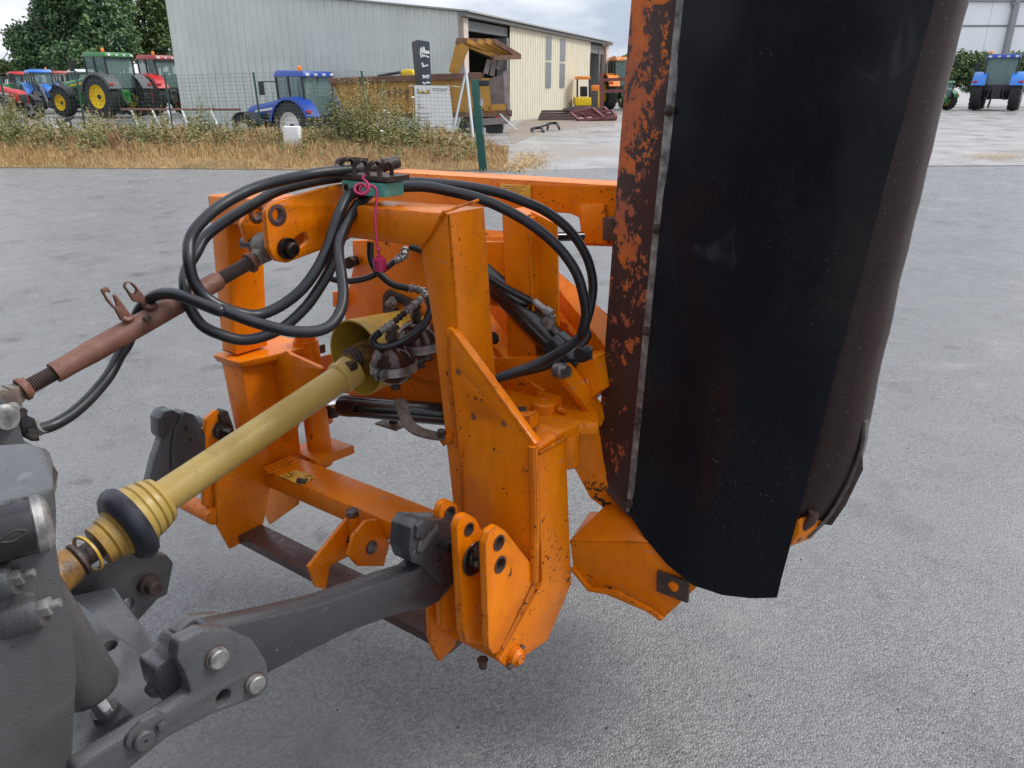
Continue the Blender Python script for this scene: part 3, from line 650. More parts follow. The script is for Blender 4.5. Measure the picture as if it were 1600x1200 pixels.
def farm_tractor(label, at, ang, sc, body, rim, roof, fender, name='farm_tractor', beacon=True, loader=False, detail=True, grp=None):
    t = thing(name, label, 'tractor', at, grp, mower_axes=False); t.rotation_euler = (0, 0, ang); t.scale = (sc, sc, sc)
    for s_ in (1, -1): wheel(t, 0, s_*.90, .93, .56, rim, s_); wheel(t, 2.65, s_*.86, .66, .46, rim, s_, 16)
    m = MB(); m.box((-.35, -.28, .62), (2.9, .28, 1.12)); m.tube((0, -.9, .93), (0, .9, .93), .13); m.tube((2.65, -.8, .66), (2.65, .8, .66), .11); m.box((.3, -.55, .55), (1.3, -.28, 1.05)); m.box((.3, .28, .55), (1.3, .55, 1.05)); m.obj('chassis', body if body == 'jd_green' else 'tractor_black', t, bevel=.03)
    m = MB(); m.hull8([(1.05, -.40, 1.08), (1.05, .40, 1.08), (1.05, .38, 1.78), (1.05, .26, 1.88), (1.05, -.26, 1.88), (1.05, -.38, 1.78)], [(3.25, -.33, .98), (3.25, .33, .98), (3.22, .31, 1.44), (3.12, .2, 1.58), (3.12, -.2, 1.58), (3.22, -.31, 1.44)]); hd = m.obj('bonnet', body, t, bevel=.05)
    m = MB(); m.hull8([(3.235, -.27, 1.0), (3.235, .27, 1.0), (3.215, .25, 1.40), (3.215, -.25, 1.40)], [(3.285, -.25, 1.02), (3.285, .25, 1.02), (3.25, .24, 1.38), (3.25, -.24, 1.38)]); m.obj('grille', 'tractor_black', hd, bevel=.01)
    for s_ in (1, -1): 
        m = MB(); m.hull8([(1.5, s_*.392, 1.15), (2.7, s_*.352, 1.10), (2.7, s_*.352, 1.28), (1.5, s_*.392, 1.38)], [(1.5, s_*.40, 1.15), (2.7, s_*.36, 1.10), (2.7, s_*.36, 1.28), (1.5, s_*.40, 1.38)]); m.obj('vent_panel', 'tractor_black', hd)
    for s_ in (1, -1): m = MB(); m.hull8([(1.7, s_*.401, 1.47), (2.7, s_*.366, 1.36), (2.7, s_*.366, 1.43), (1.7, s_*.401, 1.56)], [(1.7, s_*.41, 1.47), (2.7, s_*.375, 1.36), (2.7, s_*.375, 1.43), (1.7, s_*.41, 1.56)]); m.obj('stripe', 'jd_yellow' if body == 'jd_green' else 'rim_white', hd)
    # cab
    b0 = [(-.42, .68), (1.05, .60)]; t0_ = [(-.30, .74), (.95, .68)]
    cabp = [(-.45, -.68, 1.15), (1.06, -.58, 1.15), (1.06, .58, 1.15), (-.45, .68, 1.15)]; cabt = [(-.36, -.74, 2.62), (.98, -.70, 2.62), (.98, .70, 2.62), (-.36, .74, 2.62)]
    m = MB(); m.hull8([(-.45, -.66, .98), (1.06, -.56, .98), (1.06, .56, .98), (-.45, .66, .98)], [(-.47, -.68, 1.32), (1.06, -.58, 1.2), (1.06, .58, 1.2), (-.47, .68, 1.32)]); cb = m.obj('cab', 'tractor_black', t, bevel=.03)
    mids = [((.33, -.64, 1.15), (.33, -.73, 2.62)), ((.33, .64, 1.15), (.33, .73, 2.62))]
    for a_, b_ in list(zip(cabp, cabt))+mids: m = MB(); m.tube(a_, b_, .045, seg=8); m.obj('pillar', 'tractor_black', cb)
    for i in range(4):
        a_, b_, c_, d_ = (Vector(v) for v in (cabp[i], cabp[(i+1) % 4], cabt[(i+1) % 4], cabt[i])); n_ = (b_-a_).cross(d_-a_).normalized()*.008
        m = MB(); m.poly_prism([a_, b_, c_, d_], n_); m.obj('pane', 'cab_glass', cb, smooth=False)
    m = MB(); m.hull8([(-.52, -.80, 2.60), (1.12, -.74, 2.62), (1.12, .74, 2.62), (-.52, .80, 2.60)], [(-.46, -.70, 2.80), (1.02, -.66, 2.84), (1.02, .66, 2.84), (-.46, .70, 2.80)]); rf = m.obj('roof', roof, t, bevel=.06)
    for k in range(4): m = MB(); y = -.6+.4*k; m.box((-.55, y-.07, 2.64), (-.50, y+.07, 2.73)); m.obj('work_lamp', 'rim_white' if k in (0, 3) else 'silver', rf, bevel=.01)
    if beacon:
        for y in (.62,): m = MB(); m.rev((-.2, y, 2.78), up, [(0, .06), (.03, .06), (.05, .075), (.17, .07), (.2, .03)], 14); m.obj('beacon', 'lamp_orange', rf)
    m = MB(); m.rev((.25, 0, 1.2), up, [(0, .2), (.12, .24), (.14, .22)], 14); m.hull8([(.02, -.22, 1.4), (.10, -.22, 1.4), (.10, .22, 1.4), (.02, .22, 1.4)], [(-.1, -.18, 2.05), (-.02, -.18, 2.05), (-.02, .18, 2.05), (-.1, .18, 2.05)]); m.obj('seat', 'mud_grey', cb, bevel=.03)
    m = MB(); m.rev((.72, 0, 1.72), (-.5, 0, 1), [(0, .17), (.0, .20), (.03, .20), (.03, .17)], 20, caps=False); m.tube((.85, 0, 1.2), (.72, 0, 1.73), .03, seg=8); m.obj('steering_wheel', 'tractor_black', cb)
    for s_ in (1, -1):
        m = MB(); bm = m.bm; rows = []
        for k in range(13):
            an = R(10+150*k/12); c_, sn = math.cos(an), math.sin(an); r_o = 1.03
            rows.append([bm.verts.new(Vector((c_*rr_, s_*yy, .93+sn*rr_))) for yy, rr_ in ((.56, r_o), (1.17, r_o), (1.2, r_o-.07), (1.2, r_o-.11), (1.15, r_o-.04), (.56, r_o-.04))])
        for a_, b_ in zip(rows, rows[1:]):
            for j in range(6): bm.faces.new((a_[j], a_[(j+1) % 6], b_[(j+1) % 6], b_[j]))
        bm.faces.new(rows[0]); bm.faces.new(rows[-1][::-1]); fn = m.obj('fender', fender, t, ang=50)
        m = MB(); an = R(150); m.box((math.cos(an)*1.03-.05, s_*1.05-.10, .93+math.sin(an)*1.03-.03), (math.cos(an)*1.03+.0, s_*1.05+.10, .93+math.sin(an)*1.03+.06)); m.obj('tail_lamp', 'mf_red', fn)
        m = MB(); bm = m.bm; rows = []
        for k in range(8):
            an = R(35+120*k/7); rows.append([bm.verts.new(Vector((2.65+math.cos(an)*.74, s_*yy, .66+math.sin(an)*.74))) for yy in (.62, 1.10)])
        for a_, b_ in zip(rows, rows[1:]): bm.faces.new((a_[0], a_[1], b_[1], b_[0]))
        bmesh.ops.solidify(bm, geom=bm.faces[:], thickness=.03); m.obj('front_fender', 'fender_grey', t)
        m = MB(); m.tube((1.0, s_*.7, 2.45), (1.15, s_*1.25, 2.45), .02, seg=6); m.box((1.10, s_*1.28-.1, 2.0), (1.17, s_*1.28+.1, 2.46)); m.obj('mirror', 'tractor_black', cb)
    m = MB(); m.tube((1.12, -.5, 1.2), (1.12, -.5, 2.55), .055, seg=10); m.obj('exhaust', 'tractor_black', t)
    # rear linkage
    for s_ in (1, -1): m = MB(); m.sweep([(-.3, s_*.3, .75), (-.7, s_*.36, .7), (-1.05, s_*.42, .62)], .045, 6, 3); m.tube((-.35, s_*.3, 1.15), (-.75, s_*.36, .70), .035, seg=8); m.obj('lift_arm', 'tractor_black', t)
    m = MB(); m.hull8([(-.36, -.3, .6), (-.36, .3, .6), (-.36, .3, 1.3), (-.36, -.3, 1.3)], [(-.55, -.2, .65), (-.55, .2, .65), (-.5, .2, 1.2), (-.5, -.2, 1.2)]); m.tube((-.4, 0, 1.1), (-.95, 0, 1.0), .04, seg=8); m.obj('hitch_block', body if body == 'jd_green' else 'tractor_black', t, bevel=.03)
    if loader:
        for s_ in (1, -1):
            m = MB(); m.sweep([(1.2, s_*.55, 1.75), (2.4, s_*.55, 1.85), (3.3, s_*.55, 1.2), (4.0, s_*.55, .45)], .085, 8, 4); m.tube((1.35, s_*.55, 1.1), (2.9, s_*.55, 1.4), .05, seg=8); m.hull8([(1.15, s_*.5, .9), (1.45, s_*.5, .9), (1.45, s_*.6, .9), (1.15, s_*.6, .9)], [(1.05, s_*.5, 1.8), (1.35, s_*.5, 1.8), (1.35, s_*.6, 1.8), (1.05, s_*.6, 1.8)]); m.obj('loader_arm', 'fender_grey', t, bevel=.01)
        m = MB(); m.box((3.95, -.6, .3), (4.1, .6, .75)); m.obj('tool_carrier', 'tractor_black', t, bevel=.02)
    return t
def head_ang(alpha): d = -rt*math.cos(alpha)+fw*math.sin(alpha); return math.atan2(d.y, d.x)
def put(x, dist, z=0): q = FR(dist, dl(W(x, 150, dist))[1], z); return q
farm_tractor('green tractor with yellow wheel rims parked by the trees', put(186, 39.5), head_ang(R(24)), 1.05, 'jd_green', 'jd_yellow', 'jd_green', 'fender_grey')
farm_tractor('red tractor half hidden behind the grey-green shed wall', put(262, 43.5), head_ang(R(30)), 1.05, 'mf_red', 'mf_red', 'dark_red', 'mf_red')
farm_tractor('dark blue tractor standing low behind the weeds beside the skip trailer', put(486, 31.5, -.98), head_ang(R(32)), 1.06, 'nh_blue', 'rim_white', 'nh_blue', 'nh_blue')
farm_tractor('light blue tractor with a front loader beside the green tractor', put(66, 46, .1), head_ang(R(-132)), .78, 'sky_blue', 'rim_white', 'sky_blue', 'sky_blue', loader=True)
farm_tractor('dark red roofed tractor behind the front loader tractor', put(98, 51, .1), head_ang(R(-140)), .78, 'mf_red', 'rim_white', 'dark_red', 'mf_red', beacon=False)
farm_tractor('green tractor with a red roof at the far left', put(36, 50, .1), head_ang(R(-130)), .76, 'jd_green', 'dark_red', 'mf_red', 'jd_green', beacon=False)
farm_tractor('red tractor cut off by the left edge of the picture', put(-32, 38, -.1), head_ang(R(-160)), .86, 'mf_red', 'rim_white', 'mf_red', 'mf_red', beacon=False)
farm_tractor('pale roofed green tractor just behind the bonnet of the green one', put(132, 49, .1), head_ang(R(-135)), .8, 'jd_green', 'jd_yellow', 'pale_roof', 'jd_green', beacon=False)
farm_tractor('bright blue tractor seen from behind in front of the hedge', put(1556, 50.5), math.atan2(fw.y, fw.x)-R(34.5), 1.16, 'sky_blue', 'rim_white', 'nh_blue', 'sky_blue')
farm_tractor('green tractor with an orange roof beyond the end of the shed', put(975, 52), head_ang(R(80)), 1.12, 'jd_green', 'jd_yellow', 'lamp_orange', 'lamp_orange', beacon=False)
farm_tractor('small green tractor peeping out behind the flail head', put(1473, 51), math.atan2(fw.y, fw.x)+R(20), .62, 'jd_green', 'jd_yellow', 'jd_green', 'jd_green', beacon=False)

# ------------------------------------------------------------------ tipping skip trailer with raised tailgate
rusty('skip_yellow', (.36, .17, .022), (.46, .24, .04), 1.4, .6, .3); rusty('skip_rust', (.10, .045, .028), (.20, .10, .055), 2.5, .7, .3); rusty('skip_grey', (.16, .13, .12), (.30, .26, .24), 1.6, .6, .3)
SD = 26.5
def sp(x, y, d=SD): return W(x, y, d)
skip = thing('skip_trailer', 'rusty yellow tipping trailer with its tailgate raised behind the white board', 'trailer', FR(SD, dl(sp(650, 160))[1]), mower_axes=False); k0 = skip.location.copy()
def sk(pts, vec, name, mat, par=skip, bevel=0): m = MB(); m.poly_prism([p-k0 for p in pts], vec); return m.obj(name, mat, par, bevel=bevel, smooth=False)
dp = fw*2.1
bodyv = [sp(519, 129), sp(752, 122), sp(756, 172), sp(700, 177), sp(548, 180), sp(538, 177)]
sk(bodyv, fw*.06, 'side_wall', 'skip_yellow'); sk([p+dp for p in bodyv], fw*.06, 'side_wall', 'skip_yellow')
m = MB(); m.poly_prism([p-k0 for p in (sp(519, 129), sp(548, 180), sp(548, 180)+dp, sp(519, 129)+dp)], rt*.06); m.obj('front_wall', 'skip_yellow', skip, smooth=False)
m = MB(); m.poly_prism([p-k0 for p in (sp(540, 178), sp(756, 172), sp(756, 172)+dp, sp(540, 178)+dp)], up*.06); m.obj('floor', 'skip_grey', skip, smooth=False)
m = MB(); m.poly_prism([p-k0 for p in (sp(756, 172), sp(752, 122), sp(752, 122)+fw*.12+rt*.0, sp(756, 172)+fw*.12)], rt*.25); m.obj('rear_pillar', 'skip_yellow', skip, smooth=False)
sk([sp(514, 122), sp(752, 113), sp(752, 123), sp(516, 131)], -fw*.14, 'top_rim', 'skip_rust', bevel=.02); sk([sp(514, 122)+dp, sp(752, 113)+dp, sp(752, 123)+dp, sp(516, 131)+dp], fw*.14, 'top_rim', 'skip_rust', bevel=.02)
for x in (585, 640, 697): sk([sp(x, 130, SD-.02), sp(x+5, 130, SD-.02), sp(x+5, 176, SD-.02), sp(x, 177, SD-.02)], -fw*.09, 'stiffener', 'skip_yellow')
for k in range(7): x = 589+k*9; sk([sp(x, 136+k % 3*2, SD-.02), sp(x+2.2, 136+k % 3*2, SD-.02), sp(x+2.0, 152+k % 2*5, SD-.02), sp(x, 152+k % 2*5, SD-.02)], -fw*.012, 'rust_streak', 'skip_rust')
sk([sp(588, 145, SD-.03), sp(652, 142, SD-.03), sp(652, 144, SD-.03), sp(588, 147, SD-.03)], -fw*.012, 'rust_streak', 'skip_rust')
sk([sp(540, 178), sp(800, 172), sp(800, 182), sp(542, 186)], fw*.4, 'chassis_beam', 'skip_rust')
sk([sp(757, 165), sp(793, 162), sp(793, 172), sp(757, 176)], fw*.3, 'rear_sill', 'skip_yellow'); sk([sp(756, 124)+fw*1.2, sp(795, 112)+fw*1.2, sp(796, 168)+fw*1.2, sp(756, 174)+fw*1.2], fw*.06, 'inner_wall', 'skip_grey')
sk([sp(786, 112), sp(795, 110), sp(798, 186), sp(791, 186)], fw*.25, 'rear_post', 'skip_grey')
tgp = sk([sp(713, 64), sp(733, 74), sp(714, 118), sp(701, 112)], fw*.25, 'tailgate', 'skip_yellow'); 
for a_, b_ in (((713, 64), (772, 89)), ((714, 63), (772, 64)), ((772, 64), (812, 88)), ((771, 90), (813, 89)), ((730, 64), (785, 89)), ((747, 64), (797, 89)), ((760, 64), (804, 88))):
    m = MB(); A_, B_ = sp(*a_)-k0, sp(*b_, SD+.6)-k0; m.ribbon([A_, B_], .14, .10, up, 0); m.obj('gate_rib', 'skip_rust' if a_[0] < 715 or a_[0] > 770 else 'skip_yellow', skip, smooth=False)
m = MB(); m.poly_prism([p-k0 for p in (sp(716, 66), sp(772, 66, SD+.8), sp(810, 88, SD+1.2), sp(772, 88, SD+.2))], up*-.04); m.obj('gate_skin', 'skip_yellow', skip, smooth=False)
for a_, b_ in (((764, 92), (758, 115)), ((772, 92), (768, 118)), ((784, 92), (777, 108))): m = MB(); m.ribbon([sp(*a_)-k0+fw*.5, sp(*b_)-k0+fw*.5], .16, .06, rt, 0); m.obj('gate_arm', 'skip_grey', skip)
for x, s_ in ((738, .3), (764, .3), (738, 1.8), (764, 1.8)):
    m = MB(); c_ = sp(x, 203)-k0+fw*s_; m.rev(c_, fw, [(-.2, .25), (-.18, .40), (-.12, .47), (.12, .47), (.18, .40), (.2, .25)], 24); m.obj('wheel', 'tyre', skip)
sk([sp(752, 185), sp(795, 183), sp(796, 193), sp(752, 196)], fw*.1, 'bumper', 'skip_grey')
m = MB(); m.poly_prism([p-k0 for p in (sp(777, 175), sp(783, 184), sp(775, 184))], fw*.03); m.obj('warning_triangle', 'mf_red', skip, smooth=False)
m = MB(); m.tube(sp(781, 178)-k0, sp(806, 203)-k0, .03, seg=8); m.obj('prop_rod', 'silver', skip)
# yellow engine cover seen over the trailer's rim
m = MB(); q = [sp(625, 118, 29), sp(625, 112, 29), sp(633, 108, 29), sp(644, 108, 29), sp(646, 119, 29)]; m.poly_prism(q, fw*.6); o = m.obj('engine_cover', 'jd_yellow', bevel=.04); tag(o, 'yellow engine cover showing above the skip trailer rim', 'machine')
m = MB(); m.tube(sp(590, 119, 29), sp(626, 113, 29), .05, seg=8); o2 = m.obj('exhaust_arm', 'tractor_black', o); 

# ------------------------------------------------------------------ signs by the gate
plain('sign_dark', (.045, .052, .068), .4, var=.05); plain('galv', (.34, .36, .38), .5, .3, var=.1); plain('post_green', (.012, .085, .065), .4, var=.1); plain('sign_green', (.25, .5, .38), .5); plain('logo_brown', (.38, .20, .07), .5); plain('logo_yellow', (.7, .55, .12), .5); plain('ink', (.16, .16, .17), .6)
TD = 23.5
tot = thing('sign_totem', 'dark grey totem sign with white lettering above the white board', 'sign', FR(TD, dl(W(668, 150, TD))[1], .1), mower_axes=False); s0_ = tot.location.copy()
m = MB(); q = [W(652, 62, TD), W(671, 65, TD), W(675, 160, TD), W(659, 160, TD)]; m.poly_prism([p-s0_ for p in q], fw*.06); fr_ = m.obj('front_panel', 'sign_dark', tot, bevel=.006)
m = MB(); q = [W(643, 66, TD+.6), W(652, 62, TD), W(660, 160, TD), W(652, 160, TD+.6)]; m.poly_prism([p-s0_ for p in q], fw*.05); m.obj('side_panel', 'print_black', tot, bevel=.004)
m = MB(); m.tube(W(664, 140, TD+.1)-s0_, FR(TD+.1, dl(W(668, 150, TD))[1], -.2)-s0_, .05); m.obj('pole', 'galv', tot)
def stroke(par, base, pts, r, mat, d, zoff=.02):
    m = MB(); m.sweep([W(x, y, d-zoff)-base for x, y in pts], r, 6, 3); return m.obj('letter_stroke', mat, par)
for pts in ([(657, 86), (658, 74), (660, 84), (662, 73), (663, 84)], [(664, 84), (665, 79), (667, 84), (669, 80), (670, 84)], [(657, 88), (664, 87), (670, 90)], [(658, 90), (660, 86), (663, 89)],
            [(659, 98), (662, 104), (664, 103), (669, 102)], [(660, 98), (661, 105)], [(661, 117), (662, 122), (665, 120), (668, 122), (671, 120)], [(661, 120), (671, 118)], [(661, 128), (663, 131), (667, 129), (672, 130)]): stroke(fr_, s0_, pts, .022, 'white_paint', TD)
m = MB()
BD = 22.3
brd = thing('notice_board', 'white notice board with a small logo hung on the wire fence', 'sign', FR(BD, dl(W(675, 180, BD))[1], .1), mower_axes=False); q0 = brd.location.copy()
m = MB(); m.poly_prism([p-q0 for p in (W(647, 133, BD), W(702, 134, BD), W(707, 180, BD), W(706, 229, BD), W(651, 227, BD))], fw*.03); pn = m.obj('panel', 'white_paint', brd, smooth=False)
def mark(x0, y0, x1, y1, mat): m = MB(); m.poly_prism([W(x, y, BD-.004)-q0 for x, y in ((x0, y0), (x1, y0+.6), (x1, y1+.6), (x0, y1))], fw*-.003); m.obj('print_line', mat, pn, smooth=False)
mark(652, 139, 654, 146, 'logo_brown'); mark(655, 141, 658, 146, 'logo_yellow'); mark(659, 142, 663, 146, 'logo_brown'); mark(664, 141, 667, 146, 'logo_yellow'); mark(668, 140, 671, 146, 'logo_brown'); mark(655, 144.5, 671, 146.2, 'logo_brown')
for k, (x0, x1, y) in enumerate(((675, 700, 138), (675, 698, 141), (652, 657, 151), (652, 657, 157), (652, 658, 162), (652, 664, 167), (653, 674, 177), (653, 672, 183), (653, 672, 188), (654, 661, 195), (654, 688, 198))): mark(x0, y, x1, y+.8, 'ink')
mark(653, 213, 702, 215, 'sign_green'); mark(656, 210, 668, 212, 'sign_green'); mark(672, 211, 700, 212.6, 'sign_green')
for a_, b_ in (((700, 134), (719, 136)), ((647, 133), (638, 135))): m = MB(); m.tube(W(*a_, BD)-q0, W(*b_, BD)-q0, .012, seg=6); m.obj('tie', 'post_pink', brd)
brace = thing('fence_brace', 'galvanised steel fence post with a slanted brace', 'post', FR(20.8, dl(W(738, 200, 20.8))[1], 0), mower_axes=False); g0 = brace.location.copy()
m = MB(); m.tube(W(728, 108, 20.8)-g0, W(743, 250, 18.6)-g0, .035, seg=12); m.obj('post', 'galv', brace); m = MB(); m.tube(W(727, 116, 20.8)-g0, W(702, 236, 19.6)-g0, .03, seg=12); m.obj('brace_tube', 'galv', brace)
gp = thing('gate_post', 'dark green square gate post with a black bracket at the asphalt edge', 'post', G(755, 267), mower_axes=False); g1 = G(755, 267); pd_ = dl(g1)[0]
m = MB(); tq = W(742, 124, pd_); bq = W(755, 267, pd_); sx = rt*.075; sy = fw*.075
m.hull8([bq-sx-sy-g1, bq+sx-sy-g1, bq+sx+sy-g1, bq-sx+sy-g1], [tq-sx-sy-g1, tq+sx-sy-g1, tq+sx+sy-g1, tq-sx+sy-g1]); m.obj('post', 'post_green', gp, bevel=.012)
m = MB(); c_ = W(757, 130, pd_)-g1; m.hull8([c_-rt*.09-up*.05-sy, c_+rt*.09-up*.05-sy, c_+rt*.09+up*.05-sy, c_-rt*.09+up*.05-sy], [c_-rt*.09-up*.05+sy, c_+rt*.09-up*.05+sy, c_+rt*.09+up*.05+sy, c_-rt*.09+up*.05+sy]); m.obj('bracket', 'tractor_black', gp, bevel=.01)
for y in (160, 205): m = MB(); q = W(752+(y-160)*.1, y, pd_-.08)-g1; m.box(q-Vector((.02, .02, .06)), q+Vector((.02, .02, .06))); m.obj('hinge', 'galv', gp)
# ------------------------------------------------------------------ small things in the yard
m = MB(); q = vpos(458, .36); m.hull8([q+rt*a_+fw*b_ for a_, b_ in ((-.16, -.12), (.15, -.12), (.15, .12), (-.16, .12))], [q+up*.46+rt*a_+fw*b_ for a_, b_ in ((-.19, -.14), (.16, -.14), (.16, .14), (-.19, .14))]); o = m.obj('white_container', 'white_paint', bevel=.02); tag(o, 'white plastic container standing in the dry weeds', 'container')
m = MB(); q = vpos(309, .75); m.rev(q-up*.1, up, [(0, .2), (.02, .21), (.42, .20), (.44, .15)], 20); plain('concrete', (.30, .24, .18), .8); o = m.obj('concrete_ring', 'concrete'); tag(o, 'brown concrete ring lying in the weeds', 'concrete ring')
rail = thing('barrier_rail', 'rust brown rail on slanted white legs beside the shed', 'rail', FR(30, dl(W(285, 170, 30))[1], 0), mower_axes=False); r0_ = rail.location.copy()
m = MB(); m.tube(W(190, 171, 30)-r0_, W(376, 171, 30)-r0_, .045, seg=10); m.obj('bar', 'rust_red', rail)
for x in (205, 238, 262, 284, 330): m = MB(); m.tube(W(x, 172, 30)-r0_, W(x+10, 196, 29.3)-r0_, .035, seg=8); m.obj('leg', 'silver', rail)
fr = thing('bent_tube_frame', 'bent dark steel tube frame lying behind the weeds', 'tubing', FR(24, dl(W(104, 190, 24))[1], .0), mower_axes=False); fr0 = fr.location.copy()  # a loose frame of bent steel tube
for pts in ([(88, 185), (93, 196), (106, 185), (112, 200), (104, 202)], [(92, 190), (98, 192), (116, 183)]): m = MB(); m.sweep([W(x, y, 23.4)-fr0 for x, y in pts], .03, 8, 4); m.obj('tube', 'tractor_black', fr)
# mini dumper
MD = 44
md = thing('mini_dumper', 'small yellow site machine with orange canopy by the cream wall', 'site machine', FR(MD, dl(W(911, 150, MD))[1], 0), mower_axes=False); m0 = md.location.copy()
def mdb(x0, y0, x1, y1, dd_, name, mat, d0=0, bevel=.05): a_ = W(x0, y1, MD+d0)-m0; b_ = W(x1, y0, MD+d0)-m0; c_ = W(x1, y1, MD+d0)-m0; e_ = W(x0, y0, MD+d0)-m0; m = MB(); m.poly_prism([a_, c_, b_, e_], fw*dd_); return m.obj(name, mat, md, bevel=bevel)
mdb(899, 152, 924, 165, 1.6, 'body', 'jd_yellow'); mdb(901, 164, 923, 176, 1.6, 'tracks', 'tyre', .05); mdb(901, 119, 923, 124, 1.6, 'canopy', 'lamp_orange'); mdb(907, 135, 918, 151, .4, 'seat', 'tractor_black', .5); mdb(925, 133, 938, 142, .5, 'boom_head', 'lamp_orange', .2); mdb(935, 140, 938, 168, .3, 'boom', 'jd_yellow', .2)
for x in (902, 921): m = MB(); m.tube(W(x, 122, MD+.2)-m0, W(x, 152, MD+.2)-m0, .05, seg=8); m.obj('canopy_post', 'tractor_black', md)
# steel stock: beams, frames, trestle, red gate
rusty('stock_rust', (.055, .032, .030), (.10, .062, .058), 3, .6, .2); rusty('stock_red', (.12, .030, .032), (.20, .065, .06), 3, .55, .2)
for k, (x0, x1, y) in enumerate(((841, 905, 188), (842, 908, 184), (844, 906, 180), (846, 900, 176), (880, 926, 173), (888, 925, 170))):
    m = MB(); m.poly_prism([W(x0, y, 36+.2*k), W(x1, y-1, 37+.2*k), W(x1, y-4.2, 37+.2*k), W(x0, y-3.6, 36+.2*k)], fw*.28); o = m.obj('steel_beam', 'stock_rust'); tag(o, 'rusty steel beam in the stack by the cream wall', 'beam', 'stacked steel beams')
for k, pl4 in enumerate((((891, 176), (925, 169), (944, 184), (904, 188)), ((908, 177), (956, 173), (963, 183), (920, 188)), ((900, 175), (944, 168), (950, 174), (912, 182)), ((930, 180), (962, 178), (962, 186), (925, 188)))):
    m = MB(); P4 = [W(x, y, 35.5+.15*k+(188-y)*.05) for x, y in pl4]  # one welded tube frame of the heap, braced across
    for a_, b_ in zip(P4, P4[1:]+P4[:1]): m.ribbon([a_, b_], .10, .10, up, 0)
    m.ribbon([P4[0], P4[2]], .08, .08, up, 0); o = m.obj('tube_frame', 'stock_red'); tag(o, ['dark red tube frame at the left of the heap by the shed door', 'dark red tube frame at the right front of the frame heap', 'dark red tube frame lying on top of the frame heap', 'short dark red tube frame at the right end of the heap'][k], 'frame', 'heap of tube frames')
tr = thing('steel_trestle', 'low dark steel trestle lying on the gravel', 'trestle', FR(27.5, dl(W(850, 200, 27.5))[1], 0), mower_axes=False); t0v = tr.location.copy()
for pts in ([(833, 210), (831, 201), (846, 199), (850, 208)], [(856, 201), (857, 193), (870, 192), (874, 201)], [(838, 200), (862, 193)]): m = MB(); P_ = [W(x, y, 27.5+(200-y)*.08)-t0v for x, y in pts]; m.ribbon(P_, .12, .06, fw, 0); m.obj('bar', 'tractor_black', tr)
rg = thing('red_gate', 'dark red steel gate frame with two rails in front of the shed end', 'gate', FR(42, dl(W(942, 150, 42))[1], 0), mower_axes=False); rg0 = rg.location.copy()
for a_, b_, wd in (((940, 113), (940, 170), .22), ((942, 125), (992, 123), .16), ((942, 143), (992, 141), .16)): m = MB(); m.ribbon([W(*a_, 42)-rg0, W(*b_, 42)-rg0], wd, .12, up if a_[1] == b_[1] or a_[0] != b_[0] else rt, 0); m.obj('rail' if a_[0] != b_[0] else 'post', 'stock_red', rg, smooth=False)
# loose grit on the asphalt
plain('grit_pale', (.42, .39, .34), .8); plain('grit_dark', (.035, .03, .028), .7)
vs, fs = [], []
rg_ = random.Random(11)
for mt, n_, cnt in (('grit_pale', 'pale_grit', 900), ('grit_dark', 'dark_grit', 700)):
    m = MB(); bm = m.bm
    for k in range(cnt):
        d_ = rg_.uniform(.9, 7)**1.0; lt = rg_.uniform(-.9, .9)*d_; p = FR(d_, lt, .004); s_ = rg_.uniform(.0015, .0042)*(1.6 if rg_.random() < .05 else 1)
        vv = [bm.verts.new(p+Vector((rg_.uniform(-1, 1), rg_.uniform(-1, 1), rg_.uniform(-.2, .9)))*s_) for _ in range(5)]
        for a_, b_, c_ in ((0, 1, 2), (0, 2, 3), (1, 2, 4), (0, 3, 4), (2, 3, 4)):
            bm.faces.new((vv[a_], vv[b_], vv[c_]))
    o = m.obj(n_, mt, smooth=False, recalc=False); tag(o, None, None, kind='stuff'); tag(o, 'loose %s grit scattered over the wet asphalt' % ('pale' if 'pale' in n_ else 'dark'), 'grit')
# ================================================================== THE FLAIL MOWER
V2 = Vector
mower = thing('flail_mower', 'worn orange offset flail mower hitched behind the grey tractor linkage', 'mower', (-.08, .3, .25))
def z4(x, y): return (270+x/3.87, 230+y/3.87)     # picture coordinates read off enlarged views
def z5(x, y): return (600+x/4., 240+y/4.)
def z6(x, y): return (x/3.53, 360+y/3.53)
def z7(x, y): return (400+x/4.285, 440+y/4.285)
def z8(x, y): return (640+x/4.285, 480+y/4.285)
def bolt(p, d, r=.011, h=.009, parent=None, mat='bolt_steel', washer=True, stud=0, name='bolt'):
    m = MB(); p = Vector(p); d = Vector(d).normalized()
    if washer: m.rev(p, d, [(0, r*1.35), (.0025, r*1.35)], 18)
    m.hexa(p+d*.002, d, r, h, random.random())
    if stud: m.tube(p+d*h, p+d*(h+stud), r*.55, seg=12)
    return m.obj(name, mat, parent, bevel=.0012)
NB = Vector((0, -1, 0)); PA = Vector((1, 0, 0)); UPV = Vector((0, 0, 1))

# ---------------------------------------------------------------- headstock: portal frame
m = MB()
m.plate('B', .15, fillet([V2((-.497, 1.263)), V2((.325, 1.263)), V2((.332, .989)), V2((.362, .40)), V2((.288, .40)), V2((.277, .673)),
        V2((.258, 1.024)), V2((.237, 1.193)), V2((-.428, 1.195)), V2((-.481, .887)), V2((-.487, .84)), V2((-.553, .84)), V2((-.503, 1.195))], .004, 2), .105, bev=.007)
head = m.obj('headstock', 'orange', mower)
# weld beads of the mitred corner
MB().sweep([B(694, 331, .149), B(676, 358, .148), B(657, 388, .149)], .0042, 8).obj('weld_bead', 'orange', head)
MB().sweep([A(694, 331, .329), A(720, 322, .328), A(747, 313, .327)], .0030, 8).obj('weld_bead', 'orange', head)
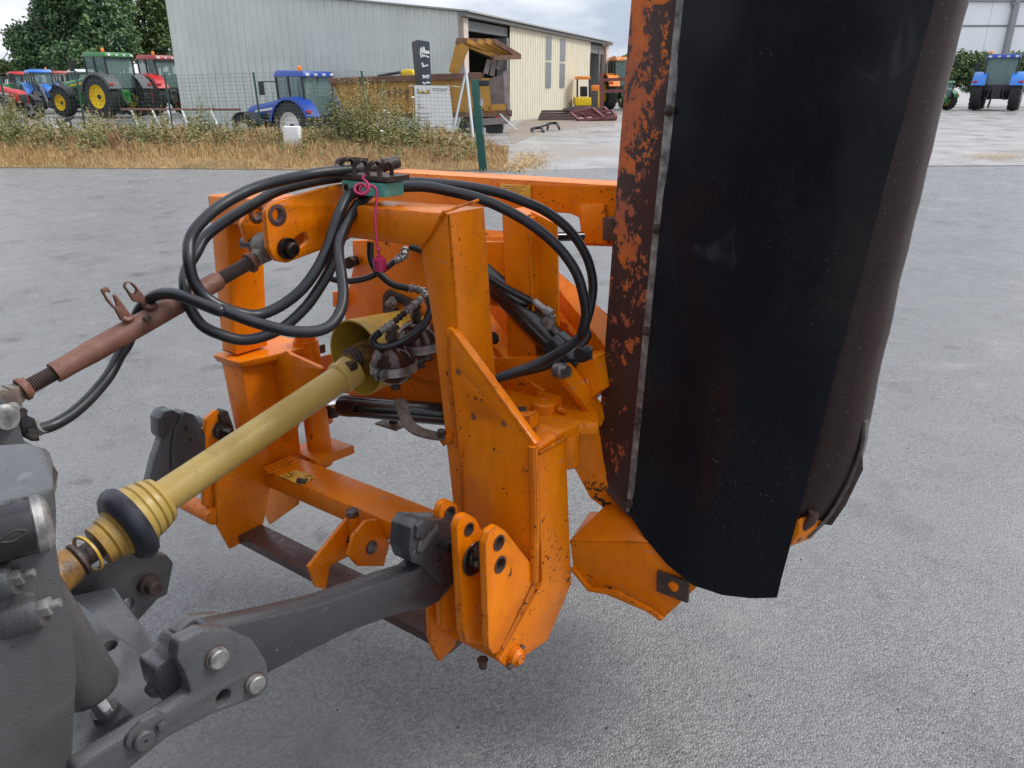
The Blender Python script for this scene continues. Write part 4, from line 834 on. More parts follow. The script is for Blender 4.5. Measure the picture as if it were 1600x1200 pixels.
# lower cross tube
m = MB(); m.box((-.455, .152, .452), (.30, .262, .508)); tube_l = m.obj('cross_tube', 'orange', head, bevel=.008)
# warning sticker on its top face
def on_top(pts, c, th, name, mat, par):
    return MB().plate('C', c, [p for p in pts], th, bev=.0002, rnd=.003).obj(name, mat, par)
st = on_top([(436, 744), (461, 734), (494, 745), (471, 758)], .5095, .001, 'warning_sticker', 'sticker_yellow', head)
MB().plate('C', .5102, [(461, 754), (464, 747), (470, 746), (475, 748), (481, 746), (482, 750), (478, 755), (470, 757)], .0006, bev=.0001, rnd=.002).obj('pictogram', 'print_black', st) if False else None
on_top([(462, 753), (464, 747), (470, 746.5), (475, 748), (481, 746.5), (481, 750), (477, 755), (469, 757)], .5103, .0006, 'pictogram', 'print_black', head)
m = MB(); m.sweep([C(476, 744.5, .5103), C(483, 743, .5103), C(488, 746, .5103), C(485, 750, .5103)], .0009, 6)
m.sweep([C(444, 742, .5103), C(452, 745, .5103), C(459, 738, .5103)], .0009, 6); m.sweep([C(451, 738, .5103), C(458, 744, .5103)], .0009, 6)
m.sweep([C(440, 745, .5103), C(452, 750, .5103)], .0006, 6)
m.obj('pictogram', 'print_black', head)
# weld foot of the tube at the left body
m = MB()
for k in range(3): m.box((-.437+.012*k, .146-.002*k, .506), (-.427+.012*k, .242, .520-.004*k))
m.obj('weld_foot', 'orange', head, bevel=.003)

# right side: front gusset plate and box
m = MB(); m.plate('B', .139, [(697, 513), (704, 514), (832, 694), (832, 912), (781, 1014), (720, 985), (722, 760)], .012, bev=.003,
    holes=[(716, 581, .0045), (740, 651, .006), (787, 662, .006)]); m.obj('gusset_plate', 'orange', head)
for q in ((716, 581), (740, 651), (787, 662)):
    m = MB(); m.rev(B(*q, .1385), NB, [(0, .0062), (.001, .006)], 16); m.obj('plug', 'rust_red', head)
m = MB(); m.plate('B', .1372, [(698, 512), (707, 516), (836, 694), (831, 699)], .022, bev=.004); m.obj('gusset_edge', 'orange', head)
m = MB(); m.sweep([B(833, 697, .137), B(836, 800, .137), B(834, 908, .137)], .010, 10); m.obj('corner_bend', 'orange_worn', head)
m = MB(); m.plate('A', .503, [(839, 707), (884, 682), (893, 912), (856, 1001), (793, 1044), (778, 1032), (847, 910)], .012, rnd=.006, bev=.002)
sidepl = m.obj('side_plate', 'orange_worn', head)
# box body behind the plates
m = MB(); m.plate('A', .4905, [(838, 712), (880, 690), (888, 908), (852, 990), (842, 985), (845, 905)], .19, bev=.003); m.obj('hitch_box', 'orange', head)
m = MB(); m.plate('C', .806, [(760, 655), (800, 640), (884, 676), (838, 702)], .010, bev=.002); m.obj('box_top', 'orange', head)
m = MB(); m.plate('C', .8125, [(822, 692), (872, 664), (884, 672), (838, 702)], .008, bev=.002); m.obj('box_top', 'orange', head)
m = MB(); m.plate('C', .829, [(789, 637), (822, 634), (827, 655), (800, 664)], .006, bev=.002); m.obj('rubber_pad', 'dark_steel', head)
m = MB(); m.plate('B', .225, [(796, 652), (826, 650), (828, 672), (799, 670)], .04, bev=.003); m.obj('clamp_block', 'orange_worn', head)
bolt(C(815, 671, .806), UPV, .011, .012, head, 'rust_dark')

for pts in ([(721, 700), (722, 760), (723, 850), (724, 930)], [(700, 520), (704, 600), (712, 700)]):
    MB().sweep([B(*q, .1385)+Vector((.0008*(-1)**k, 0, 0)) for k, q in enumerate(pts)], .0032, 8, 10).obj('weld_bead', 'orange_worn', head)
MB().sweep([A(838, 892, .508), A(836, 908, .508), A(812, 960, .508), A(784, 1014, .508)], .0045, 8, 10).obj('weld_bead', 'orange_worn', head)
MB().sweep([A(842, 708, .505), A(862, 697, .505), A(882, 685, .505)], .0035, 8, 10).obj('weld_bead', 'orange_worn', head)
# right lower hitch ears
def ear(v, pts, holes, name='hitch_ear', rnd=.012, mat='orange_worn', th=.016): return MB().plate('A', v, pts, th, holes, rnd=rnd, bev=.002).obj(name, mat, head)
e1 = ear(.378, [(686, 800), (690, 786), (702, 781), (714, 788), (719, 803), (735, 830), (742, 905), (724, 985), (690, 985), (686, 900)], [(703, 803, .0125)], rnd=.015)
e2 = ear(.452, [(713, 824), (718, 808), (730, 802), (744, 810), (752, 826), (790, 862), (800, 980), (770, 1012), (728, 1004), (722, 990)], [(733, 827, .0105), (741, 868, .0125)], rnd=.018)
e3 = ear(.509, [(758, 850), (764, 830), (777, 821), (790, 829), (836, 888), (834, 908), (781, 1018), (772, 1023), (763, 1012)], [(780, 848, .0125), (782, 882, .0135)], rnd=.014)
# hole bushings with grease
for v, q, r in ((.378, (703, 803), .0125), (.509, (782, 882), .0135), (.509, (780, 848), .0125), (.452, (733, 827), .0105)):
    m = MB(); m.rev(A(*q, v+.001), PA, [(-.017, r*1.22), (.001, r*1.28), (.001, r*.98), (-.017, r*.98)], 20, caps=False); m.obj('bushing', 'rust_dark', head)
# hitch pin, greasy
pc = A(741, 868, .452)
m = MB(); m.tube((.33, pc.y, pc.z), (.497, pc.y, pc.z), .0125, seg=20)
m.rev((.453, pc.y, pc.z), PA, [(0, .027), (.006, .026), (.010, .021), (.020, .0195), (.028, .0205), (.034, .0185), (.044, .014)], 20); m.obj('hitch_pin', 'grease', head)
m = MB(); m.sphere((.456, pc.y-.003, pc.z-.004), .036, 16, .16, PA); m.obj('grease_smear', 'grease', head)
m = MB(); m.hexa((.477, pc.y-.014, pc.z+.002), NB, .005, .012); m.obj('grease_nipple', 'bolt_steel', head)
# inner bottom cheek, bottom round bar with its end nut
m = MB(); m.plate('A', .345, [(671, 948), (676, 940), (716, 912), (722, 960), (712, 1010), (688, 1034), (680, 1020), (672, 996)], .012, bev=.002); m.obj('cheek_plate', 'orange_worn', head)
pb = A(806, 1026, .51)
m = MB(); m.tube((.34, pb.y, pb.z), (.505, pb.y, pb.z), .0235, seg=24); m.obj('stand_tube', 'orange_worn', head, bevel=.003)
m = MB(); m.rev((.503, pb.y, pb.z), PA, [(0, .022), (.012, .021), (.018, .014), (.022, .012)], 20); m.obj('end_cap', 'orange_worn', head)
for dx, dz in ((-.028, -.010), (.024, .014)): 
    m = MB(); m.tube((.512, pb.y+dx*.3, pb.z+dz*.3), (.512, pb.y+dx, pb.z+dz), .0055, seg=10); m.obj('cross_pin', 'rust_dark', head, bevel=.001)
m = MB(); m.plate('B', .10, [(694, 965), (712, 945), (718, 960), (706, 975), (712, 998), (700, 1002)], .02, rnd=.004, bev=.003); m.obj('grease_smear', 'grease', head)
bolt(A(754, 1030, .45), (0, 0, -1), .009, .02, head, 'rust_dark')

# brown flat draw bar between the cheeks
m = MB(); pL = B(360, 815, .075); pR = B(672, 985, .075)
m.box((-.475, .045, .318), (.34, .122, .344)); m.obj('draw_bar', 'rust_brown', head, bevel=.003)

# centre bracket on the draw bar
m = MB(); m.plate('A', -.02, [(483, 886), (547, 806), (558, 806), (566, 828), (553, 866), (516, 884), (512, 905), (510, 922), (494, 917)], .012, rnd=.004, bev=.002); m.obj('bracket_plate', 'orange', head)
m = MB(); m.plate('A', .045, [(545, 868), (553, 838), (572, 815), (590, 812), (610, 848), (600, 885), (560, 885)], .012, rnd=.004, bev=.002); m.obj('bracket_plate', 'orange', head)
m = MB(); p = A(551, 806, -.012); m.tube((p.x, p.y, p.z-.09), (p.x, p.y, p.z), .0165, seg=18); m.obj('bracket_post', 'orange', head)
bolt((p.x, p.y, p.z), UPV, .0175, .014, head, 'bolt_steel', False)
m = MB(); m.rev(A(580, 855, .046), PA, [(0, .017), (.006, .016), (.011, .010), (.012, .002)], 22); m.obj('pin_end', 'bolt_steel', head)

# left lower body
m = MB()
m.hull8([(-.552, .142, .82), (-.455, .142, .82), (-.455, .30, .82), (-.552, .30, .82)], [(-.535, .142, .50), (-.455, .142, .50), (-.455, .29, .50), (-.535, .29, .50)])
m.obj('pivot_body', 'orange', head, bevel=.006)
m = MB(); m.hull8([(-.568, .128, .834), (-.44, .128, .834), (-.39, .35, .834), (-.568, .35, .834)], [(-.562, .134, .814), (-.445, .134, .814), (-.395, .34, .814), (-.562, .34, .814)]); m.obj('collar_plate', 'orange', head, bevel=.005)
m = MB(); m.plate('A', -.452, [(337, 758), (340, 822), (360, 858), (378, 848), (412, 818), (424, 752), (419, 700), (360, 690)], .012, bev=.002); m.obj('cheek_plate', 'orange', head)
m = MB(); m.plate('B', .27, [(412, 740), (470, 740), (463, 790), (421, 820), (410, 800)], .012, bev=.002); m.obj('rear_gusset', 'orange', head)
m = MB(); m.plate('B', .235, [(418, 566), (446, 548), (452, 553), (503, 576), (497, 590), (470, 640), (455, 690), (420, 690)], .014, rnd=.006, bev=.003); m.obj('gusset_plate', 'orange', head)
# left ears and pin
pl = A(335, 668, -.50)
for v in (-.47, -.545): m = MB(); m.plate('A', v, [(322, 655), (338, 640), (352, 648), (360, 670), (372, 760), (340, 800), (318, 790), (316, 700)], .014, rnd=.012, bev=.002); m.obj('hitch_ear', 'orange_worn', head)
m = MB(); m.tube((-.60, pl.y, pl.z), (-.43, pl.y, pl.z), .0125); m.rev((-.462, pl.y, pl.z), PA, [(0, .026), (.008, .025), (.012, .017), (.03, .015), (.045, .012)], 20); m.obj('hitch_pin', 'grease', head)
m = MB(); m.rev((-.50, pl.y, pl.z), PA, [(0, .030), (.022, .030), (.03, .026)], 22); m.obj('bushing', 'zinc', head)
m = MB(); m.plate('A', -.455, [(345, 652), (349, 640), (357, 643), (366, 668), (366, 690), (350, 672)], .03, rnd=.006, bev=.003); m.obj('latch', 'dark_steel', head)
q = A(322, 800, -.50); m = MB(); m.tube((-.60, q.y, q.z), (-.455, q.y, q.z), .0235); m.obj('stand_tube', 'orange_worn', head, bevel=.003)
# vertical pivot behind the left body
pt = B(430, 540, .33); 
m = MB(); m.tube((-.425, .335, .50), (-.425, .335, .845), .036); m.obj('pivot_pin', 'orange', head)
m = MB(); m.rev((-.425, .335, .842), UPV, [(0, .030), (.026, .030), (.030, .026)], 22); m.obj('pivot_cap', 'orange_worn', head)
m = MB(); m.hull8([(-.49, .27, .512), (-.36, .27, .512), (-.345, .40, .512), (-.49, .40, .512)], [(-.49, .27, .486), (-.36, .27, .486), (-.345, .40, .486), (-.49, .40, .486)]); m.rev((-.425, .335, .455), UPV, [(0, .034), (.033, .036)], 22); m.obj('pivot_flange', 'orange', head, bevel=.003)

# top link bracket: two ears
TLX = -.085
tpin = A(447, 388, -.022)
m = MB(); m.plate('A', -.022, [(415, 330), (428, 316), (520, 290), (600, 274), (604, 330), (546, 374), (448, 411), (432, 408), (420, 388)], .016,
    [(434, 336, .0135), (462, 383, .013, .022, .010)], rnd=.014, bev=.002); tl1 = m.obj('top_link_ear', 'orange', head)
m = MB(); m.plate('A', -.138, [(378, 350), (386, 334), (470, 312), (560, 300), (545, 372), (405, 405), (390, 390)], .016, [(402, 334, .0125)], rnd=.012, bev=.002); m.obj('top_link_ear', 'orange', head)
for v, q, r in ((-.022, (434, 336), .0135), (-.138, (402, 334), .0125)):
    m = MB(); m.rev(A(*q, v+.0015), PA, [(-.019, r*1.55), (0, r*1.6), (.001, r*1.2), (.001, r), (-.019, r)], 24, caps=False); m.obj('bushing', 'rust_brown', head)
m = MB(); m.tube((-.17, tpin.y, tpin.z), (-.022, tpin.y, tpin.z), .0125)
m.rev((-.0215, tpin.y, tpin.z), PA, [(0, .0225), (.010, .0225), (.012, .0215), (.012, .015), (.026, .0145), (.030, .011)], 24); m.obj('top_link_pin', 'grease', head, bevel=0)

# hose holder on the beam: teal block and steel clips
hb = [B(533, 283, .175), B(617, 304, .175)]
m = MB(); m.plate('B', .165, [(533, 281), (601, 287), (601, 309), (536, 303)], .055, rnd=.002, bev=.002); hold = m.obj('hose_block', 'teal', mower)
for x, y in ((541, 293), (560, 296)): 
    m = MB(); m.rev(B(x, y, .1655), NB, [(-.004, .008), (.0005, .008)], 16); m.obj('hole', 'black_paint', hold)
m = MB(); m.plate('B', .163, [(528, 270), (606, 277), (606, 285), (528, 279)], .062, bev=.001); m.obj('clip_base', 'rust_dark', hold)
for k, (x0, y0) in enumerate(((556, 279), (577, 281), (595, 282), (535, 276))):
    pts = [B(x0, y0, .165), B(x0-3, y0-16, .165), B(x0+2, y0-25, .168), B(x0+10, y0-28, .175), B(x0+16, y0-22, .185), B(x0+17, y0-8, .188)]
    m = MB(); m.ribbon(pts, .009, .0035, (1, .6, 0), 5); m.obj('hose_clip', 'rust_dark', hold, bevel=.0006)
m = MB(); m.tube(D(556, 265, 1.62), D(600, 259, 1.66), .0125, seg=18); m.tube(D(598, 259, 1.655), D(621, 253, 1.68), .0145, .0135, seg=18); m.obj('hose_fitting', 'rust_dark', hold, bevel=.001)
m = MB(); m.ribbon([D(527, 266, 1.60), D(524, 256, 1.60), D(530, 251, 1.62), D(548, 249, 1.64), D(575, 251, 1.66)], .010, .0035, (0, 0, 1), 4); m.obj('hose_clip', 'rust_dark', hold)

# ---------------------------------------------------------------- hoses
def hose(zf, pts, ts, r=.0105, mat='rubber', parent=None, name='hydraulic_hose', seg=14, label=None):
    n = len(pts); Q = []
    for i, p in enumerate(pts):
        s_ = i/(n-1)*(len(ts)-1); k = min(int(s_), len(ts)-2); f = s_-k
        x, y = zf(*p) if zf else p
        Q.append(D(x, y, ts[k]*(1-f)+ts[k+1]*f))
    return MB().sweep(Q, r, seg, 8).obj(name, mat, parent or mower, ang=60, label=label)
hose(z4, [(1110, 135), (950, 148), (800, 170), (560, 225), (400, 290), (260, 375), (150, 480), (102, 570), (97, 680), (122, 800), (190, 900), (300, 970), (430, 1010), (530, 1012), (660, 955), (780, 860), (870, 740), (930, 620), (970, 500), (1010, 390), (1060, 300), (1130, 262), (1180, 262)],
     (1.61, 1.52, 1.43, 1.40, 1.44, 1.50, 1.53, 1.56, 1.64), .0112)
hose(z4, [(1040, 178), (850, 208), (640, 262), (480, 350), (330, 440), (200, 540), (140, 640), (85, 740), (72, 830), (95, 950), (170, 1070), (280, 1130), (420, 1165), (560, 1140), (680, 1080), (800, 970), (880, 860), (950, 740), (1000, 600), (1060, 450), (1130, 340), (1200, 275), (1240, 262)],
     (1.64, 1.56, 1.48, 1.44, 1.46, 1.51, 1.55, 1.58, 1.66), .0110)
cpts = [z6(*p) for p in ((212, 1098), (300, 1070), (400, 1010), (500, 920), (600, 800), (660, 690), (705, 620), (745, 500), (775, 430), (835, 372), (910, 348), (1000, 362), (1200, 440))]+[z4(*p) for p in ((300, 985), (500, 1060), (700, 1110), (850, 1115), (950, 1080), (1010, 1000), (1032, 900), (1022, 780), (1005, 660), (1010, 560), (1060, 440), (1120, 340))]
hose(None, cpts, (1.30, 1.36, 1.43, 1.45, 1.40, 1.36, 1.38, 1.42, 1.47, 1.52, 1.60), .0108)
hose(None, [z5(*p) for p in ((60, 212), (150, 206), (270, 208), (420, 237), (600, 282), (750, 345), (900, 430), (1020, 520), (1120, 620), (1200, 740), (1240, 860), (1262, 1000), (1240, 1110))]+[z8(*p) for p in ((1150, 190), (1060, 265), (930, 340), (800, 400), (660, 450), (560, 490))], (1.62, 1.63, 1.66, 1.70, 1.74, 1.80, 1.84, 1.84), .0118)
hose(None, [z5(*p) for p in ((80, 185), (180, 180), (300, 186), (500, 205), (700, 240), (850, 290), (1000, 355), (1130, 450), (1220, 560), (1280, 680), (1306, 820), (1290, 960), (1255, 1090))]+[z8(*p) for p in ((1185, 200), (1080, 310), (900, 395), (700, 445), (570, 485))], (1.66, 1.68, 1.72, 1.78, 1.84, 1.88, 1.88, 1.87), .0115)
# thin hoses behind the beam
hose(z4, [(940, 790), (1000, 805), (1090, 808), (1190, 785), (1280, 735), (1340, 690), (1400, 640)], (1.80, 1.84), .0075)
hose(z4, [(1195, 575), (1195, 660), (1215, 720), (1260, 775), (1330, 830), (1430, 855)], (1.78, 1.80), .0085)
# hose to the accumulators with metal fittings
hose(z7, [(1150, 120), (1168, 180), (1130, 280), (1040, 365), (930, 420), (850, 438), (795, 420), (785, 380), (830, 340)], (1.74, 1.70, 1.68), .0088)
def fitting(p0, p1, r, mat='bolt_steel', seg=12, n=3):
    m = MB(); a, b = Vector(p0), Vector(p1); d = b-a
    m.tube(a, b, r*.8, seg=seg)
    for k in range(n): 
        f = (k+.35)/n; m.hexa(a+d*f, d, r*1.25, d.length*.10)
    return m.obj('hose_fitting', mat, mower, bevel=.0006)
zt = lambda x, y, t: D(*z7(x, y), t)
fitting(zt(835, 335, 1.68), zt(925, 270, 1.68), .0095, 'zinc_dirty'); fitting(zt(925, 270, 1.68), zt(1000, 205, 1.69), .0075, 'dark_steel'); fitting(zt(1000, 205, 1.69), zt(1110, 110, 1.71), .0085, 'zinc_dirty')
fitting(zt(1025, 40, 1.75), zt(1110, 60, 1.75), .0095, 'zinc_dirty', n=2); fitting(zt(1110, 55, 1.75), zt(1148, 100, 1.73), .0085, 'zinc', n=2)
fitting(zt(905, 380, 1.70), zt(940, 290, 1.69), .0085, 'rust_dark'); fitting(zt(1055, 250, 1.75), zt(1085, 150, 1.73), .0085, 'rust_dark')
fitting(D(*z4(1340, 690), 1.82), D(*z4(1395, 668), 1.83), .0085, 'zinc_dirty', n=2); fitting(D(*z4(1395, 668), 1.83), D(*z4(1408, 610), 1.85), .0095, 'zinc_dirty', n=2)

# accumulators
def accu(c, r, par=mower):
    m = MB(); m.sphere(c, r, 32); ac = m.obj('accumulator', 'accumulator', par, ang=60)
    c = Vector(c)
    m = MB(); m.rev(c+Vector((0, 0, -.018)), UPV, [(0, r*1.0), (0, r*1.06), (.020, r*1.06), (.020, r*1.0)], 32, caps=False); m.obj('clamp_band', 'zinc_dirty', ac)
    m = MB(); m.tube(c+UPV*r*.9, c+UPV*(r+.03), .010, seg=14); m.hexa(c+UPV*(r+.005), UPV, .014, .012); m.obj('fitting', 'rust_dark', ac)
    m = MB(); m.tube(c-UPV*(r+.012), c-UPV*r*.9, .012, seg=14); m.obj('plug', 'dark_steel', ac)
    dd = (CAMM-c); dd.z = 0; dd = Matrix.Rotation(R(-28), 3, 'Z') @ dd.normalized(); sd_ = dd.cross(UPV)
    for s_ in (-1, 1):
        q = c+dd*r*1.05+sd_*s_*.007+UPV*-.018
        m = MB(); m.hull8([q-sd_*.002, q+sd_*.002, q+sd_*.002+dd*.022, q-sd_*.002+dd*.022], [p_+UPV*.022 for p_ in (q-sd_*.002, q+sd_*.002, q+sd_*.002+dd*.022, q-sd_*.002+dd*.022)]); m.obj('clamp_lug', 'zinc_dirty', ac)
    m = MB(); q = c+dd*(r*1.05+.012)-UPV*.008; m.tube(q-sd_*.016, q+sd_*.016, .004, seg=10); m.hexa(q+sd_*.012, sd_, .007, .006); m.obj('bolt', 'bolt_steel', ac)
    return ac
accu(D(*z7(920, 545), 1.73), .0515); accu(D(*z7(1085, 400), 1.80), .053)
for z_ in range(2):
    m = MB(); c = D(*z7((980, 1120)[z_], (560, 450)[z_]), (1.80, 1.86)[z_]); m.tube(c-UPV*.006, c+UPV*.006, .012); m.hull8([c+Vector(v) for v in ((-.01, -.02, -.012), (.01, -.02, -.012), (.01, .10, -.012), (-.01, .10, -.012))], [c+Vector(v) for v in ((-.01, -.02, .0), (.01, -.02, .0), (.01, .10, .0), (-.01, .10, .0))]); m.obj('accumulator_bracket', 'dark_steel', mower)

# red dust cap hanging on its cord
cap = MB(); c0 = D(*z4(1248, 668), 1.54)
cap.rev(c0, (0, 0, -1), [(0, .007), (.002, .0135), (.024, .0135), (.027, .012), (.028, .004)], 18); cap.rev(c0+UPV*.022, (0, 0, -1), [(0, .003), (.006, .0055), (.008, .003), (.016, .003), (.018, .0065), (.022, .006)], 14)
cap = cap.obj('dust_cap', 'magenta_plastic', mower, label='magenta plastic dust cap hanging on a cord')
hose(z4, [(1165, 165), (1150, 190), (1175, 215), (1185, 255), (1150, 285), (1105, 270), (1105, 235), (1140, 222), (1175, 250), (1160, 275), (1130, 262), (1150, 232), (1200, 232), (1232, 262), (1230, 350), (1225, 450), (1232, 550), (1238, 610)], (1.50, 1.50, 1.51, 1.52, 1.535), .0028, 'magenta_plastic', cap, 'cord', 8)

# ---------------------------------------------------------------- gearbox with yellow guard cone
gx = C(566, 556, .885); gx = A(566, 556, TLX)
m = MB(); m.rev((gx.x, gx.y-.02, gx.z), (0, 1, 0), [(0, .092), (.0, .096), (.02, .0945), (.20, .078), (.20, .075), (.02, .091), (0, .092)], 40, caps=False); m.obj('guard_cone', 'guard_yellow_old', mower)
m = MB(); m.rev((gx.x, gx.y-.05, gx.z), (0, 1, 0), [(0, .022), (.03, .022), (.03, .032), (.06, .036), (.08, .040), (.14, .034), (.14, .06), (.22, .066)], 28); m.obj('yoke', 'yoke_rust', mower)
m = MB(); m.rev((gx.x, gx.y-.045, gx.z), (0, 1, 0), [(0, .028), (.006, .030), (.012, .027), (.018, .030), (.024, .027), (.03, .031)], 28); m.obj('collar', 'rust_dark', mower)
m = MB(); m.box((gx.x-.11, gx.y+.19, gx.z-.12), (gx.x+.11, gx.y+.36, gx.z+.10)); m.obj('gearbox', 'orange', mower, bevel=.012)

# ---------------------------------------------------------------- rear carriage: plates, swing arm, cylinders
m = MB(); m.plate('B', .44, [(550, 376), (705, 372), (712, 600), (620, 560), (537, 520), (541, 470), (552, 415)], .016, rnd=.006, bev=.002); car = m.obj('carriage_plate', 'orange', mower)
m = MB(); m.plate('B', .432, [(597, 462), (605, 452), (648, 470), (660, 500), (640, 505), (597, 488)], .008, [(611, 470, .012, .05, -.024)], rnd=.01, bev=.002); m.obj('slotted_plate', 'dark_steel', car)
bolt(B(614, 472, .43), NB, .012, .012, car, 'zinc_dirty', stud=.012)
m = MB(); m.plate('B', .42, [(519, 456), (530, 455), (531, 479), (520, 480)], .02, bev=.002); m.obj('stop_block', 'orange', car)
m = MB(); m.tube(B(543, 412, .40), B(556, 407, .44), .014); m.hexa(B(545, 411, .40), B(556, 407, .44)-B(543, 412, .40), .017, .012); m.obj('bolt', 'dark_steel', car)
m = MB(); m.hull8([B(575, 420, .52), B(640, 440, .52), B(700, 520, .52), B(640, 560, .52)], [B(575, 420, .60), B(640, 440, .60), B(700, 520, .60), B(640, 560, .60)]); m.obj('web_plate', 'orange', car)
m = MB(); m.plate('B', .60, [(600, 378), (790, 378), (790, 480), (700, 470), (640, 410), (600, 400)], .02, bev=.002); m.obj('back_plate', 'orange', car)
# cross carriage beam low behind the shaft
m = MB(); m.plate('B', .46, [(520, 572), (640, 585), (720, 590), (720, 665), (600, 630), (555, 625), (520, 600)], .14, rnd=.008, bev=.004); m.obj('carriage_beam', 'orange', car)
m = MB(); m.plate('B', .40, [(478, 566), (505, 556), (545, 548), (560, 575), (548, 600), (480, 585)], .03, rnd=.006, bev=.003); m.obj('pivot_arm', 'orange', car)
c = B(491, 560, .41); m = MB(); m.rev(c, UPV, [(-.03, .020), (.028, .020), (.030, .018)], 20); m.obj('pivot_cap', 'orange_worn', car)
m = MB(); m.plate('B', .385, [(479, 544), (503, 539), (504, 552), (480, 556)], .012, bev=.001); m.obj('lock_plate', 'rust_dark', car)
# folded-in sideshift cylinder
def cyl(p0, p1, r, rod=None, mat='black_paint', name='hydraulic_cylinder'):
    p0, p1 = Vector(p0), Vector(p1); m = MB(); d = (p1-p0); ln = d.length
    m.rev(p0, d, [(0, r*.7), (0, r*1.06), (ln*.09, r*1.06), (ln*.1, r), (ln*.96, r), (ln, r*.96), (ln, r*.5)], 28); o = m.obj(name, mat, mower)
    if rod: 
        m = MB(); m.tube(p0-d.normalized()*rod, p0, r*.45); m.obj('piston_rod', 'chrome', o)
    return o
c1 = cyl(B(537, 634, .40), B(705, 648, .40), .030, .07)
m = MB(); m.sweep([B(556, 632, .365), B(553, 638, .365), B(560, 645, .365), B(705, 655, .365)], .004, 8); m.obj('feed_pipe', 'black_paint', c1)
m = MB(); q = B(518, 640, .40); m.rev(q, (0, 0, 1), [(-.02, .022), (.02, .022)], 20); m.obj('rod_eye', 'dark_steel', c1)
m = MB(); q = B(505, 643, .40); m.rev(q, UPV, [(-.035, .026), (.01, .028)], 20); m.obj('pivot_boss', 'orange', car)
# parking stand foot
f0 = B(615, 660, .52)
m = MB(); m.tube((f0.x, f0.y, f0.z), (f0.x, f0.y, f0.z+.12), .014); stn = m.obj('parking_stand', 'dark_steel', mower)
m = MB(); m.box((f0.x-.045, f0.y-.035, f0.z-.006), (f0.x+.045, f0.y+.035, f0.z)); m.obj('foot_plate', 'rust_steel', stn, bevel=.001)
# bent steel hook at the right post
m = MB(); m.ribbon([B(624, 624, .20), B(629, 640, .19), B(637, 660, .175), B(652, 673, .165), B(675, 680, .155), B(698, 683, .15)], .028, .006, (0, 1, .1), 6); hk = m.obj('support_hook', 'rust_steel', head)
m = MB(); m.plate('B', .145, [(683, 684), (704, 676), (706, 690), (692, 698)], .03, bev=.002); m.obj('hook_lug', 'orange', hk); bolt(B(690, 679, .147), UPV, .010, .009, hk, 'rust_dark')

# vertical twin plates of the lifting mast
m = MB(); m.plate('B', .585, [(783, 330), (825, 342), (836, 610), (795, 600)], .10, bev=.006); mast = m.obj('mast', 'orange', mower)
m = MB(); m.plate('B', .62, [(829, 330), (868, 350), (873, 600), (836, 604)], .012, bev=.002); m.obj('mast_plate', 'orange', mast)
m = MB(); m.sweep([B(827, 335, .582), B(833, 480, .582), B(838, 600, .582)], .004, 8); m.obj('weld_bead', 'orange', mast)
m = MB(); m.plate('B', .575, [(816, 481), (825, 480), (826, 511), (817, 513)], .01, [(821, 489, .003), (821.5, 505, .003)], bev=.001); m.obj('latch_plate', 'orange', mast)
m = MB(); m.plate('B', .578, [(818, 488), (824, 488), (825, 504), (819, 504)], .004, bev=.0005); m.obj('rust_mark', 'rust_red', mast) if False else None
# upper boom behind
m = MB(); m.plate('B', .86, [(590, 282), (600, 268), (965, 290), (968, 386), (910, 384), (904, 340), (890, 334), (760, 324), (590, 318)], .11, rnd=.008, bev=.004); boom = m.obj('boom', 'orange_worn', mower)
m = MB(); m.plate('B', .852, [(906, 318), (945, 320), (950, 382), (907, 380)], .02, bev=.003); m.obj('boom_lug', 'orange', boom)
m = MB(); m.plate('B', .855, [(782, 287), (829, 290), (829, 312), (782, 309)], .004, bev=.0005); m.obj('warning_sticker', 'sticker_yellow', boom)
for k in range(6):
    m = MB(); y = 291+k*3.2; m.plate('B', .8545, [(786, y), (822-(k*7 % 11), y+.9), (822-(k*7 % 11), y+1.6), (786, y+.7)], .001, bev=.0001); m.obj('sticker_print', 'print_black', boom)
m = MB(); m.plate('B', .855, [(700, 285), (742, 286), (742, 291), (700, 290)], .003, bev=.0005); m.obj('warning_sticker', 'sticker_yellow', boom)
m = MB(); m.plate('B', .84, [(941, 340), (960, 340), (960, 376), (941, 376)], .03, rnd=.003, bev=.003); m.obj('linkage_block', 'rust_dark', boom)
m = MB(); m.tube(B(868, 370, .72), B(910, 369, .80), .012); m.sweep([B(850, 366, .70), B(858, 378, .70), B(870, 372, .71)], .004, 8); m.obj('locking_pin', 'black_paint', boom)
# lower sloping deck of the swing arm
m = MB(); m.hull8([B(752, 358, .80), B(800, 362, .80), B(960, 560, .62), B(960, 500, .70)], [B(752, 362, .82), B(790, 372, .82), B(955, 590, .62), B(960, 540, .70)]); m.obj('arm_deck', 'orange', mower)
m = MB(); m.plate('B', .78, [(752, 368), (790, 370), (868, 440), (945, 540), (945, 620), (752, 560)], .02, bev=.003); arm = m.obj('swing_arm', 'orange', mower)
# lifting cylinder, steep diagonal
lc = cyl(B(905, 575, .58), B(740, 405, .62), .038, .05)
m = MB(); m.rev(B(880, 549, .585), B(740, 405, .62)-B(905, 575, .58), [(0, .043), (.03, .043), (.034, .038)], 26); m.obj('gland', 'black_paint', lc)
m = MB(); m.tube(B(858, 512, .56), B(862, 492, .56), .011, seg=14); m.hexa(B(858, 505, .56), UPV, .016, .014); m.hexa(B(852, 484, .56), Vector((1, 0, -.6)), .013, .02); m.tube(B(835, 470, .56), B(862, 494, .56), .009); m.obj('hose_fitting', 'zinc_dirty', lc, bevel=.001)
hose(None, [(640, 385), (690, 398), (740, 420), (790, 450), (835, 473)], (1.90, 1.92), .0095)

